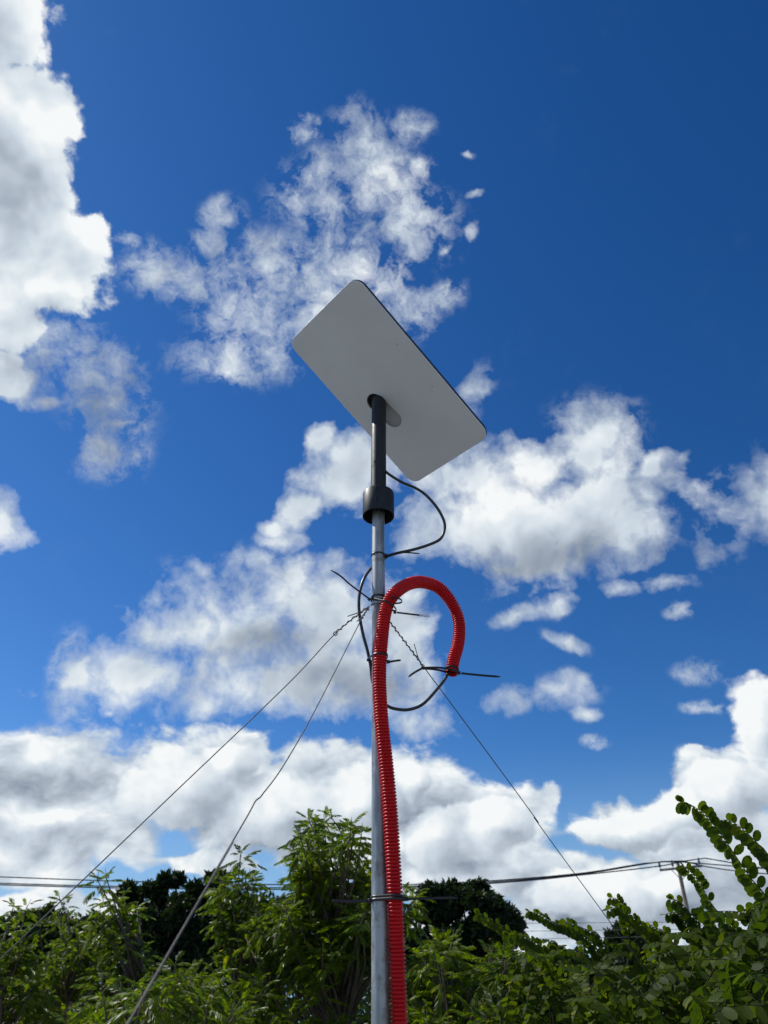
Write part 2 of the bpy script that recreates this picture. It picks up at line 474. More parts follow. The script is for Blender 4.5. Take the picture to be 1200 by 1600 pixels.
def leaf_mat(name, dark, light, tip, trans=0.45, rough=0.4, young=0.85):
    m = bpy.data.materials.new(name); m.use_nodes = True
    T = NT(m.node_tree); T.n.clear()
    out = T.new('ShaderNodeOutputMaterial')
    r = T.new('ShaderNodeNewGeometry').outputs['Random Per Island']
    tc = T.new('ShaderNodeTexCoord').outputs['Object']
    f = T.step(T.noise(tc, 2.2, 3, 0.6), 0.35, 0.65)
    c = T.mix(T.m('MULTIPLY_ADD', f, 0.6, T.m('MULTIPLY', r, 0.4)), (*dark, 1), (*light, 1))
    c = T.mix(T.m('MULTIPLY', T.step(r, young, 1.0), f), c, (*tip, 1))
    pr = T.new('ShaderNodeBsdfPrincipled'); T.put(pr.inputs['Base Color'], c); pr.inputs['Roughness'].default_value = rough
    pr.inputs['Specular IOR Level'].default_value = 0.34 if rough < 0.4 else 0.15
    tr = T.new('ShaderNodeBsdfTranslucent'); T.put(tr.inputs[0], T.v('MULTIPLY', c, (1.9, 2.0, 0.4)))
    mx = T.new('ShaderNodeMixShader'); mx.inputs[0].default_value = trans
    T.l.new(pr.outputs[0], mx.inputs[1]); T.l.new(tr.outputs[0], mx.inputs[2]); T.l.new(mx.outputs[0], out.inputs[0])
    return m


M_galv = galvanised()
M_black = material('black_anodised', (0.020, 0.023, 0.029), 0.50, var=0.2, scale=30, bump=0.00003, bscale=900, spec=0.28)
M_inside = material('collar_inside', (0.008, 0.008, 0.009), 0.7)
M_white = material('white_plastic', (0.69, 0.715, 0.75), 0.55, var=0.04, scale=6, dark=(0.58, 0.57, 0.54), dthr=0.70)
M_recess = material('grey_recess_plastic', (0.40, 0.41, 0.42), 0.55)
M_gasket = material('dark_edge_plastic', (0.025, 0.03, 0.04), 0.45)
M_cable = material('black_cable_jacket', (0.022, 0.024, 0.026), 0.36, var=0.2, scale=60)
M_red = material('red_conduit_plastic', (0.57, 0.006, 0.010), 0.33, var=0.10, scale=14, spec=0.32)
M_tie = material('black_nylon', (0.012, 0.012, 0.014), 0.35)
M_tieglint = material('painted_nylon_glint', (0.90, 0.90, 0.92), 0.2)  # white colour stands in for the sun glint on the black tail
def milky(m):
    T = NT(m.node_tree); b = T.n['Principled BSDF']; out = T.n['Material Output']
    tr = T.new('ShaderNodeBsdfTranslucent'); tr.inputs[0].default_value = (0.95, 0.95, 0.97, 1)
    mx = T.new('ShaderNodeMixShader'); mx.inputs[0].default_value = 0.6
    T.l.new(b.outputs[0], mx.inputs[1]); T.l.new(tr.outputs[0], mx.inputs[2]); T.l.new(mx.outputs[0], out.inputs[0])


milky(M_tieglint)
M_wire = material('galvanised_wire', (0.075, 0.066, 0.060), 0.55, metal=0.3, var=0.3, scale=90)
M_wood = material('weathered_pole_wood', (0.20, 0.165, 0.14), 0.85, var=0.3, scale=5, bump=0.01, bscale=20)
M_arm = material('crossarm_steel', (0.22, 0.23, 0.23), 0.6, metal=0.3)
M_insul = material('insulator_glaze', (0.10, 0.12, 0.13), 0.25)
M_line = material('power_line', (0.03, 0.033, 0.04), 0.6)
M_thin = material('bare_line_wire', (0.16, 0.17, 0.17), 0.5, metal=0.3)
M_bark = material('bark', (0.12, 0.095, 0.07), 0.9, var=0.35, scale=18, bump=0.004, bscale=60)
M_twig = material('green_twig', (0.035, 0.036, 0.018), 0.9, var=0.3, scale=30, spec=0.1)
M_neem = leaf_mat('neem_leaf', (0.030, 0.060, 0.006), (0.130, 0.185, 0.010), (0.26, 0.20, 0.04), 0.58, 0.38)
M_round = leaf_mat('round_leaf', (0.020, 0.040, 0.006), (0.074, 0.112, 0.008), (0.16, 0.17, 0.012), 0.44, 0.55, 0.8)
M_mango = leaf_mat('dark_tree_leaf', (0.010, 0.022, 0.010), (0.022, 0.042, 0.016), (0.04, 0.05, 0.02), 0.18, 0.5)
M_far = leaf_mat('far_tree_leaf', (0.016, 0.030, 0.014), (0.034, 0.052, 0.022), (0.06, 0.055, 0.035), 0.2, 0.6)

# ================================================================ ground
def ground():
    m = bpy.data.materials.new('pale_soil_ground'); m.use_nodes = True  # unseen dry soil, kept pale and neutral so its bounce lightens the dish back
    T = NT(m.node_tree); b = T.n['Principled BSDF']; b.inputs['Roughness'].default_value = 0.95
    tc = T.new('ShaderNodeTexCoord').outputs['Object']
    c = T.mix(T.step(T.noise(tc, 0.6, 7, 0.65), 0.42, 0.58), (0.12, 0.13, 0.10, 1), (0.27, 0.26, 0.24, 1))
    c = T.mix(T.m('MULTIPLY', T.noise(tc, 12, 6, 0.7), 0.6), c, (0.19, 0.19, 0.18, 1))
    T.put(b.inputs['Base Color'], c)
    rs = [0, 2, 4, 7, 11, 17, 26, 40, 70, 130, 300, 900, 4000]; seg = 72; v = [(0, 0, 0)]
    for r in rs[1:]:
        for k in range(seg):
            a = 2 * math.pi * k / seg; x, y = r * math.cos(a), r * math.sin(a)
            z = (0.05 * math.sin(x * 0.8 + 1) * math.cos(y * 0.7) if 2 < r < 300 else 0)
            v.append((x, y, z))
    tri = [[0, 1 + k, 1 + (k + 1) % seg] for k in range(seg)]; q = []
    for i in range(len(rs) - 2):
        for k in range(seg):
            a = 1 + i * seg; q.append([a + k, a + seg + k, a + seg + (k + 1) % seg, a + (k + 1) % seg])
    o = mesh_np('ground', v, [(3, tri), (4, q)], m)
    tag(o, kind='structure')


ground()

# ================================================================ the dish on its pole
DP = Vector((0.006, 1.474, CAMZ + 1.382))                     # middle of the back of the panel
dU = Vector((0.657, 0.563, -0.502)).normalized()
dN = Vector((0.427, 0.271, 0.863)); dN = (dN - dU * dN.dot(dU)).normalized()
dV = dN.cross(dU).normalized()                                # towards the top corner of the picture


def on_dish(x, y, h=0.0):
    """panel coordinates (u, v) of a picture point on the back of the panel"""
    d = D(x, y); t = (DP + dN * h - CAM).dot(dN) / d.dot(dN); p = CAM + d * t - DP
    return p.dot(dU), p.dot(dV)


def dish_pt(u, v, h): return DP + dU * u + dV * v + dN * h


ATT_u, ATT_v = on_dish(591.5, 626)
ATT = dish_pt(ATT_u, ATT_v, 0.0)
POLE_Y = ATT.y
print('POLE_Y', POLE_Y, 'att', ATT_u, ATT_v)


def pole_axis(z):
    """centre line of mast and pole at height z"""
    p0 = PY(594.0, 1600, POLE_Y); p1 = PY(591.0, 850, POLE_Y)
    k = (z - p0.z) / (p1.z - p0.z); k = min(k, 1.0)
    return Vector((p0.x + (p1.x - p0.x) * k, POLE_Y, z))


def zat(y): return PY(591, y, POLE_Y).z


RP = 0.0147
acc = Acc()
zt = zat(792)
zs = np.concatenate([[-0.3], np.linspace(0.0, zt, 60)])
tube(acc, [pole_axis(z) for z in zs], RP, 40)
pole = acc.build('galvanised_pole', M_galv)
tag(pole, 'slim galvanised steel pipe holding up the dish, red hose tied to it', 'pole')

dish = empty('satellite_dish', (DP.x, DP.y, DP.z))
tag(dish, 'flat grey-backed rectangular satellite dish tilted on its black mast', 'satellite dish')
LU, LV, RC = 0.513 / 2, 0.303 / 2, 0.030


def rrect(hu, hv, r, n=14):
    """rounded rectangle outline with squircle-like corners"""
    o = []
    for (cx, cy, a0) in ((hu - r, hv - r, 0), (-hu + r, hv - r, 90), (-hu + r, -hv + r, 180), (hu - r, -hv + r, 270)):
        for k in range(n + 1):
            a = R(a0 + 90 * k / n); o.append((cx + r * math.cos(a), cy + r * math.sin(a)))
    return o


def capsule(c0, c1, r, n):
    """capsule outline starting at the outline point facing +u, going round"""
    d = (Vector(c1) - Vector(c0)); a0 = math.atan2(d.y, d.x); o = []
    for k in range(n // 2): a = a0 - math.pi / 2 + math.pi * k / (n // 2 - 1); o.append((c1[0] + r * math.cos(a), c1[1] + r * math.sin(a)))
    for k in range(n - n // 2): a = a0 + math.pi / 2 + math.pi * k / (n - n // 2 - 1); o.append((c0[0] + r * math.cos(a), c0[1] + r * math.sin(a)))
    return o


def back_shell():
    bm = bmesh.new()
    rings = [(0.0, 0.0024, RC), (0.0004, 0.0010, RC), (0.0016, 0.0002, RC - 0.001), (0.003, 0.0, RC - 0.002)]     # inset, height
    vr = []
    for ins, h, r in rings: vr.append([bm.verts.new(dish_pt(u, v, h)) for u, v in rrect(LU - ins, LV - ins, r)])
    n = len(vr[0])
    for a, b in zip(vr, vr[1:]):
        for k in range(n): bm.faces.new((a[k], a[(k + 1) % n], b[(k + 1) % n], b[k]))
    c0, c1 = on_dish(587, 629), on_dish(613.5, 654)
    cap = capsule(c0, c1, 0.026, 48)
    cv = [bm.verts.new(dish_pt(u, v, 0)) for u, v in cap]
    ce = [bm.edges.new((cv[k], cv[(k + 1) % 48])) for k in range(48)]
    oe = []
    for k in range(n):
        a, b = vr[-1][k], vr[-1][(k + 1) % n]
        e = bm.edges.get((a, b)) or bm.edges.new((a, b)); oe.append(e)
    bmesh.ops.triangle_fill(bm, use_beauty=True, edges=ce + oe)
    # drop any faces filled inside the slot
    for f in list(bm.faces):
        c = f.calc_center_median() - DP; u, v = c.dot(dU), c.dot(dV)
        if abs(c.dot(dN)) < 1e-5:
            s = Vector((c1[0] - c0[0], c1[1] - c0[1])); w = Vector((u - c0[0], v - c0[1])); k = min(1, max(0, w.dot(s) / s.dot(s)))
            if (w - s * k).length < 0.0255: bm.faces.remove(f)
    bmesh.ops.recalc_face_normals(bm, faces=bm.faces)
    me = bpy.data.meshes.new('back_shell'); bm.to_mesh(me); bm.free()
    o = link_mesh('back_shell', me, M_white, dish, False)
    # the slot: walls and a floor that rises from the deep end to the lip of the other end
    bm = bmesh.new()
    d = Vector((c1[0] - c0[0], c1[1] - c0[1])); L = d.length; d.normalize()

    def depth(u, v): return 0.006 + 0.020 * min(1, max(0, 1 - ((Vector((u - c0[0], v - c0[1])).dot(d)) / L - 0.1) / 0.75))
    a = [bm.verts.new(dish_pt(u, v, 0)) for u, v in cap]
    b = [bm.verts.new(dish_pt(u, v, depth(u, v))) for u, v in capsule(c0, c1, 0.0245, 48)]
    for k in range(48): bm.faces.new((a[k], a[(k + 1) % 48], b[(k + 1) % 48], b[k]))
    for j in range(1, 24): 
        pass
    for k in range(23):
        bm.faces.new((b[k], b[k + 1], b[(47 - k - 1)], b[47 - k])) if len({k, k + 1, 46 - k, 47 - k}) == 4 else None
    me = bpy.data.meshes.new('mast_slot'); bm.to_mesh(me); bm.free()
    s = link_mesh('mast_slot', me, M_recess, o, False)
    # black socket in the deep end, round the head of the mast
    ac = Acc()
    lathe(ac, [(0.0001, 0.010), (0.023, 0.0105), (0.0243, 0.009), (0.0243, 0.0035), (0.0225, 0.0025), (0.0218, 0.006)], dish_pt(c0[0], c0[1], 0), dN, 40)
    k = ac.build('mast_socket', M_inside, dish)
    return o, s


bs, slot = back_shell()


def ringed(name, rings, mat, cap=False):
    bm = bmesh.new(); vr = []
    for ins, h, r in rings: vr.append([bm.verts.new(dish_pt(u, v, h)) for u, v in rrect(LU - ins, LV - ins, r)])
    n = len(vr[0])
    for a, b in zip(vr, vr[1:]):
        for k in range(n): bm.faces.new((a[k], a[(k + 1) % n], b[(k + 1) % n], b[k]))
    if cap: bm.faces.new(vr[-1])
    bmesh.ops.recalc_face_normals(bm, faces=bm.faces)
    me = bpy.data.meshes.new(name); bm.to_mesh(me); bm.free()
    return link_mesh(name, me, mat, dish, False)


ringed('edge_band', [(0.0003, 0.0025, RC), (0.0, 0.003, RC), (0.0002, 0.0085, RC), (0.002, 0.0125, RC - 0.001)], M_gasket)
ringed('front_panel', [(0.002, 0.0133, RC - 0.001), (0.004, 0.016, RC - 0.002), (0.02, 0.021, RC - 0.006), (0.07, 0.030, 0.02), (0.12, 0.033, 0.02)], M_white, True)

for x, y in ((620.5, 538), (675, 603.5)):
    u_, v_ = on_dish(x, y); acc = Acc()
    lathe(acc, [(0.0022, 0.0001), (0.0020, -0.0003), (0.0008, -0.0003), (0.0006, 0.0), (0.00005, 0.0)], dish_pt(u_, v_, 0), dN, 16)
    acc.build('moulding_mark', M_recess, dish)

# mast (vertical black tube), from the collar into the panel
RM = 0.0188
mz0, mz1 = zat(775), ATT.z + 0.012
acc = Acc()
mc = pole_axis(mz0)
prof = [(RM, 0)]
zr = zat(733) - mz0
prof += [(RM, zr - 0.0006), (RM - 0.0006, zr - 0.0003), (RM - 0.0006, zr + 0.0003), (RM, zr + 0.0006), (RM, mz1 - mz0 - 0.02), (RM - 0.003, mz1 - mz0 - 0.006), (RM - 0.009, mz1 - mz0)]
lathe(acc, prof, (mc.x, mc.y, mz0), (0, 0, 1), 56)
mast = acc.build('mast', M_black, dish, 'sharp')
tag(mast, 'black round mast under the panel')
# small raised mark on the mast, above the seam
acc = Acc()
def mast_pt(xa, z, h=0.0004): return Vector((mc.x + (RM + h) * math.sin(xa), mc.y - (RM + h) * math.cos(xa), z))
for (a0, zz0, a1, zz1) in ((-0.62, 0, -0.62, 0.011), (-0.46, 0.001, -0.46, 0.012), (-0.62, 0.011, -0.46, 0.012), (-0.54, 0.004, -0.54, 0.009), (-0.3, 0.002, -0.3, 0.004)):
    zb = zat(729)
    strap(acc, [mast_pt(a0 + (a1 - a0) * k / 3, zb + zz0 + (zz1 - zz0) * k / 3) for k in range(4)], [math.cos(a0), math.sin(a0), 0] if a0 == a1 else [0, 0, 1], 0.0009, 0.0004)
em = acc.build('engraved_mark', M_inside, mast)

# collar that joins mast and pole: an open cup
adapter = empty('pole_adapter', pole_axis(zat(808)))
tag(adapter, 'wide black collar with two screws joining the mast to the steel pole', 'pole adapter')
acc = Acc(); RA = 0.0378
cz0, cz1 = zat(807), zat(771)
H = cz1 - cz0
lathe(acc, [(RA - 0.003, 0.03), (RA - 0.003, 0.0), (RA - 0.002, -0.0008), (RA - 0.0006, -0.0008), (RA, 0.0008), (RA, H - 0.004), (RA - 0.0012, H - 0.001), (RA - 0.004, H), (RM + 0.0015, H), (RM + 0.0005, H - 0.002)], pole_axis(cz0), (0, 0, 1), 64)
acc.build('collar_body', M_black, adapter, 'sharp')
acc = Acc()
lathe(acc, [(RA - 0.0031, 0.0), (RA - 0.0032, H - 0.006), (RP + 0.0001, H - 0.006)], pole_axis(cz0 + 0.0015), (0, 0, 1), 64)
acc.build('collar_lining', M_inside, adapter)
ca = pole_axis(cz0)
for zy in (769.5, 787):
    acc = Acc(); a = -0.11; zc = zat(zy) - 0.012
    dirv = Vector((math.sin(a), -math.cos(a), 0))
    c = Vector((ca.x, ca.y, zc)) + dirv * RA
    lathe(acc, [(0.0034, -0.001), (0.0034, 0.0008), (0.0029, 0.0013), (0.0017, 0.0013), (0.0015, -0.0005), (0.00005, -0.0005)], c, dirv, 20)
    acc.build('screw', M_inside, adapter, 'sharp')

# ================================================================ red corrugated hose
hp = [(705, 1052, .10), (709, 1030, .105), (715, 1010, .11), (717.5, 990, .115), (717, 972, .115), (712, 954, .11), (701, 935, .095), (686, 919, .075), (670, 911.5, .055), (652, 909.5, .03), (635, 914, .005),
      (618, 926, -.018), (607, 941, None), (601, 960, None), (597.5, 985, None), (595, 1010, None), (593, 1040, None), (593, 1077, None), (596, 1127, None), (602.5, 1189, None), (608, 1247, None),
      (612, 1306, None), (616.5, 1394, None), (620, 1482, None), (624, 1600, None), (626, 1660, None)]
RH = 0.0143
pts = []
for x, y, off in hp:
    if off is None:
        p = PY(x, y, POLE_Y); a = pole_axis(p.z)
        dx = p.x - a.x; dd = RP + RH + 0.001
        oy = -math.sqrt(max(dd * dd - dx * dx, 0))
        p = PY(x, y, POLE_Y + oy); 
        if abs(dx) > dd: pass
        pts.append(p)
    else: pts.append(PY(x, y, POLE_Y + off))
last = pts[-1]
pts.append(Vector((last.x + 0.02, last.y - 0.01, last.z - 0.4)))
pts.append(Vector((last.x + 0.10, last.y - 0.02, 0.5)))
pts.append(Vector((last.x + 0.16, last.y, -0.05)))
cl = spline(pts, 900)
Lh = np.linalg.norm(np.diff(cl, axis=0), axis=1).sum()
N = int(Lh / 0.0060 * 9)
cl = spline(pts, 1600); s0 = np.linspace(0, 1, 1600)
s1 = np.linspace(0, 1, N); cl = np.stack([np.interp(s1, s0, cl[:, k]) for k in range(3)], 1)
ph = (np.arange(N) / 9.0) % 1.0
rad = RH + 0.0003 - 0.0030 * np.exp(-((ph - 0.5) / 0.18) ** 2) - 0.0012 * (2 * np.minimum(ph, 1 - ph)) ** 2
acc = Acc()
tube(acc, cl, rad, 28, caps=False)
tube(acc, cl[:60], 0.0108, 20, caps=False)                    # inner wall seen at the cut end
p_, t_, n_, b_ = frames(cl[:4])
hose = acc.build('corrugated_hose', M_red)
tag(hose, 'red ribbed plastic hose looping over beside the pole and running down it', 'hose')
HOSE = cl


def hose_at(z):
    """centre of the part of the hose that runs beside the pole, at height z"""
    i0 = int(np.argmax(HOSE[:, 2])); seg_ = HOSE[i0:]
    i = int(np.argmin(np.abs(seg_[:, 2] - z))); return Vector(seg_[i])


# ================================================================ cable
cab = [(598, 728, -0.002), (604, 738, -0.006), (627, 753, -.01), (650, 763, -.012), (667, 775, -.012), (684, 795, -.01), (694, 815, -.008), (694, 830, -.006), (687, 843, -.006), (668, 852, -.008), (645, 859, -.01), (624, 863.5, -.012), (608, 868, -.004), (600, 873, .014),
       (590, 880, .020), (579, 889, .012), (568, 906, 0.0), (561.5, 930, -.004), (561.5, 958, -.004), (567, 990, -.004), (574, 1016, -.002), (579, 1040, 0.004), (582, 1064, .012), (590, 1086, .02), (604, 1102, .035), (620, 1108, .05), (640, 1108.5, .065), (661, 1100, .075), (682, 1078, .085), (696, 1060, .095), (705, 1040, .104), (711, 1020, .11)]
acc = Acc()
cpts = spline([PY(x, y, POLE_Y + o) for x, y, o in cab], 420)
tube(acc, cpts, 0.0034, 14)
cable = acc.build('data_cable', M_cable)
tag(cable, 'thin black cable looping from the mast down into the end of the red hose', 'cable')

# ================================================================ cable ties
G_TIES = 'black cable ties on the pole and hose'


def hull(pts):
    pts = sorted(set((round(a, 6), round(b, 6)) for a, b in pts))
    def half(ps):
        h = []
        for p in ps:
            while len(h) >= 2 and (h[-1][0] - h[-2][0]) * (p[1] - h[-2][1]) - (h[-1][1] - h[-2][1]) * (p[0] - h[-2][0]) <= 0: h.pop()
            h.append(p)
        return h[:-1]
    return half(pts) + half(pts[::-1])


def band_pts(circles, z, tilt=(0, 0), extra=0.0012):
    """closed loop hugging circles (x, y, r) at height z, tilted by slopes"""
    P_ = []
    for cx, cy, r in circles:
        for k in range(40):
            a = 2 * math.pi * k / 40; P_.append((cx + (r + extra) * math.cos(a), cy + (r + extra) * math.sin(a)))
    h = hull(P_); h.append(h[0])
    h = np.array(h); L = np.concatenate([[0], np.cumsum(np.linalg.norm(np.diff(h, axis=0), axis=1))])
    s = np.linspace(0, L[-1], 72)
    X = np.interp(s, L, h[:, 0]); Y = np.interp(s, L, h[:, 1])
    c = circles[0]
    return np.stack([X, Y, z + tilt[0] * (X - c[0]) + tilt[1] * (Y - c[1])], 1)


def cable_tie(label, loops, head, hdir, tail, w=0.0036, th=0.0011, cut=None, tw=None):
    t = empty('cable_tie', head)
    tag(t, label, 'cable tie', G_TIES)
    a = Acc()
    for lp in loops: strap(a, lp[0], lp[1], w, th)
    a.build('band', M_tie, t)
    a = Acc()
    hd = Vector(hdir).normalized(); up = Vector((0, 0, 1)); sd_ = hd.cross(up).normalized(); up = sd_.cross(hd).normalized()
    box(a, head, sd_, up, hd, 0.0055, w + 0.0022, 0.0062, 0.0009)
    a.build('tie_head', M_tie, t)
    a = Acc()
    tp = spline(tail, 24); tw_ = w if tw is None else tw
    wd = np.full(24, tw_); wd[-3:] = tw_ * np.array([0.85, 0.6, 0.35])
    if cut is None: strap(a, tp, up, wd, th)
    else: strap(a, tp[:17], up, wd[:17], th)
    tl = a.build('tail', M_tie, t)
    if cut is not None:
        a = Acc(); strap(a, tp[16:], up, np.linspace(0.0052, 0.0040, 8), th * 1.1); a.build('glint_end', M_tieglint, tl)  # end of the tail coloured white as its sunlit glint
    return t


UPZ = (0, 0, 1)
# 1: holds the cable on the pole under the collar
z = zat(868); a = pole_axis(z)
cable_tie('thin black tie round the bare pole just under the collar, tail to the right',
          [(band_pts([(a.x, a.y, RP)], z, (0, 0)), UPZ)], PY(602.5, 867, POLE_Y - 0.012), (1, -0.2, 0),
          [PY(604, 867.5, POLE_Y - 0.014), PY(630, 863.5, POLE_Y - 0.016), PY(656.5, 865, POLE_Y - 0.018)], w=0.003)
# 2 and 3: where the guy wires meet
z = zat(934); a = pole_axis(z); h = hose_at(z)
cable_tie('black tie round pole and hose with a long tail pointing up and left',
          [(band_pts([(a.x, a.y, RP)], z, (0, 0)), UPZ), (band_pts([(a.x, a.y, RP), (h.x, h.y, RH)], z - 0.009, (-0.15, 0.1), 0.002), UPZ)], PY(577, 936.5, POLE_Y - 0.012), (-0.8, -0.2, 0.6),
          [PY(576, 935, POLE_Y - 0.014), PY(548, 914, POLE_Y - 0.02), PY(532, 900, POLE_Y - 0.03), PY(516.5, 890.5, POLE_Y - 0.04)])
z = zat(941); a = pole_axis(z); h = hose_at(z - 0.012)
cable_tie('black tie round the hose top with a clipped tail, its sun glint painted white',
          [(band_pts([(a.x, a.y, RP), (h.x, h.y, RH)], z - 0.003, (-0.62, 0.1), 0.0032), UPZ)], PY(617, 956.5, h.y - 0.004), (1, 0, -0.1),
          [PY(620, 957, h.y - 0.01), PY(645, 960, h.y - 0.015), PY(671, 963, h.y - 0.02)], cut=True)
# 4: holds cable, pole and hose
z = zat(1031); a = pole_axis(z); h = hose_at(z)
cable_tie('short-tailed black tie round hose, pole and cable below the loop',
          [(band_pts([(a.x, a.y, RP), (h.x, h.y, RH), (PY(577, 1031, POLE_Y).x, POLE_Y, 0.0034)], z, (0, 0.1), 0.0016), UPZ)], PY(606.5, 1034, h.y - 0.002), (1, 0, 0.15),
          [PY(609, 1034, h.y), PY(618, 1032.5, h.y - 0.003), PY(626.5, 1031.5, h.y - 0.005)], w=0.0042)
# 5: low down
z = zat(1407); a = pole_axis(z); h = hose_at(z)
cable_tie('broad black tie low on the pole with its long tail pointing left',
          [(band_pts([(a.x, a.y, RP), (h.x, h.y, RH)], z, (0, 0), 0.0016), UPZ)], PY(577.5, 1407.5, POLE_Y - 0.006), (-1, -0.1, 0),
          [PY(576, 1407.5, POLE_Y - 0.006), PY(548, 1408.5, POLE_Y - 0.012), PY(519, 1407, POLE_Y - 0.02)], w=0.0048, tw=0.0052)
cable_tie('black tie low on the hose, its thin tail pointing right over the dark tree',
          [(band_pts([(a.x, a.y, RP), (h.x, h.y, RH)], z + 0.0052, (0, 0), 0.0012), UPZ)], PY(632, 1405, h.y + 0.002), (1, 0.05, 0),
          [PY(634, 1405, h.y), PY(670, 1403.5, h.y - 0.005), PY(717, 1403, h.y - 0.012)], w=0.0036, tw=0.0036)
# 6 and 7: between the guy wire and the open end of the hose
HE = Vector(HOSE[14]); tE = (Vector(HOSE[0]) - Vector(HOSE[30])).normalized()


def ring_pts(c, axis, r, n=40):
    X = Vector(axis).orthogonal().normalized(); Y = Vector(axis).cross(X).normalized()
    return [tuple(Vector(c) + X * (r * math.cos(2 * math.pi * k / n)) + Y * (r * math.sin(2 * math.pi * k / n))) for k in range(n + 1)]


wy = 0.05
cable_tie('black tie strung from the right guy wire to the hose end, grey tail',
          [(spline([PY(660, 1043.5, POLE_Y + wy), PY(680, 1043, POLE_Y + wy + .012), PY(700, 1045, POLE_Y + 0.080), PY(716, 1050, POLE_Y + 0.082)], 20), UPZ),
           (spline([PY(660, 1044.5, POLE_Y + wy), PY(680, 1046, POLE_Y + wy + .03), PY(698, 1050, POLE_Y + 0.11), PY(710, 1052, POLE_Y + 0.118)], 20), UPZ)], PY(660, 1043.5, POLE_Y + wy), (-1, 0, 0.3),
          [PY(658, 1045, POLE_Y + wy), PY(648, 1050.5, POLE_Y + wy), PY(638, 1057.5, POLE_Y + wy)], w=0.0044)
cable_tie('black tie clamped round the hose end with a long tail to the right',
          [(ring_pts(HE, tE, RH + 0.0012), tuple(tE))], PY(717.5, 1051.5, HE.y - 0.004), (1, 0, -0.1),
          [PY(721, 1052, HE.y - 0.004), PY(750, 1055, HE.y - 0.01), PY(782, 1057.5, HE.y - 0.02)], w=0.0046)

# ================================================================ guy wires
z = zat(943); a = pole_axis(z)
acc = Acc()
tube(acc, band_pts([(a.x, a.y, RP)], z, (0.05, 0.2), 0.0016), 0.0014, 8, False)
tube(acc, band_pts([(a.x, a.y, RP)], z - 0.0036, (-0.05, 0.1), 0.0016), 0.0013, 8, False)
ring = acc.build('wire_ring', material('bright_wire', (0.5, 0.5, 0.5), 0.3, metal=0.8))
tag(ring, 'bright wire wound twice round the pole where the stay wires meet', 'wire')
RW = 0.00105


def strand(acc, pts, length, r, turns, amp):
    """a second strand twisted round the top end of a wire"""
    L = np.concatenate([[0], np.cumsum(np.linalg.norm(np.diff(pts, axis=0), axis=1))])
    q = np.linspace(0.004, length, turns * 14)
    p, t, n, b = frames(np.stack([np.interp(q, L, pts[:, k]) for k in range(3)], 1))
    a = np.linspace(0, 2 * math.pi * turns, len(p)); amp = amp * (1 + 0.35 * np.sin(a * 0.37 + 1))[:, None]
    tube(acc, p + amp * (np.cos(a)[:, None] * n + np.sin(a)[:, None] * b), r, 6)


def guy(label, px, twist, tail, loop=None):
    t = empty('guy_wire', px[-1]); tag(t, label, 'guy wire', 'stay wires of the pole')
    pts = spline(px, 700)
    acc = Acc(); tube(acc, pts, RW, 8); acc.build('wire', M_wire, t)
    acc = Acc()
    strand(acc, pts, twist[0], RW * 0.95, twist[1], 0.0021)
    tube(acc, spline(tail, 12), RW, 6)
    if loop is not None: tube(acc, ring_pts(loop, (0.2, 1, 0), 0.0042, 16), RW, 6, False)
    acc.build('twisted_end', M_wire, t)
    return t


A0 = PY(577, 947, POLE_Y - 0.012)


def down(p, q, z=-0.05):
    """carry the line p-q on to the ground"""
    k = (q.z - z) / (p.z - q.z); return q + (q - p) * k


q = P(0, 1499, 1.12); g = down(A0, q)
guy('stay wire running down left to the lower left edge, the farther of two',
    [A0, A0.lerp(PY(525, 989, A0.y - 0.02), 1), A0.lerp(q, 0.3), A0.lerp(q, 0.65), q, g], (0.10, 6, 0), [PY(567, 955, POLE_Y - .03), PY(555, 959, POLE_Y - .03), PY(543, 963, POLE_Y - .035)], loop=PY(524, 990, A0.y - 0.02))
A1 = PY(577, 949, POLE_Y - 0.014); q = P(200, 1600, 0.55); g = down(A1, q)
def on_line(x, y, f):
    """point seen at (x, y) at the depth of the straight line A1-q"""
    p = A1.lerp(q, f); return P(x, y, (p - CAM).dot(cF))
guy('stay wire with a small kink coming down left close to the camera',
    [A1, on_line(562, 973, .04), on_line(492, 1110, .235), on_line(443, 1196, .37), on_line(411, 1240, .455), on_line(405, 1247, .475), on_line(399, 1252, .485), on_line(386, 1276, .53), on_line(330, 1372, .71), q, g], (0.045, 4, 0), [PY(566, 964, POLE_Y - .04), PY(560, 969, POLE_Y - .04), PY(557.5, 971, POLE_Y - .04)])
A2 = PY(598, 957, POLE_Y + 0.015); q = P(960, 1450, 2.0); g = down(A2, q)
def on2(x, y, f):
    p = A2.lerp(q, f); return P(x, y, (p - CAM).dot(cF))
guy('stay wire running down right behind the red hose, its top twisted',
    [A2, on2(703, 1097, .25), on2(832, 1272, .58), q, g], (0.165, 11, 0), [on2(660, 1044, .15), on2(653, 1026, .15), on2(647, 1006, .15)])

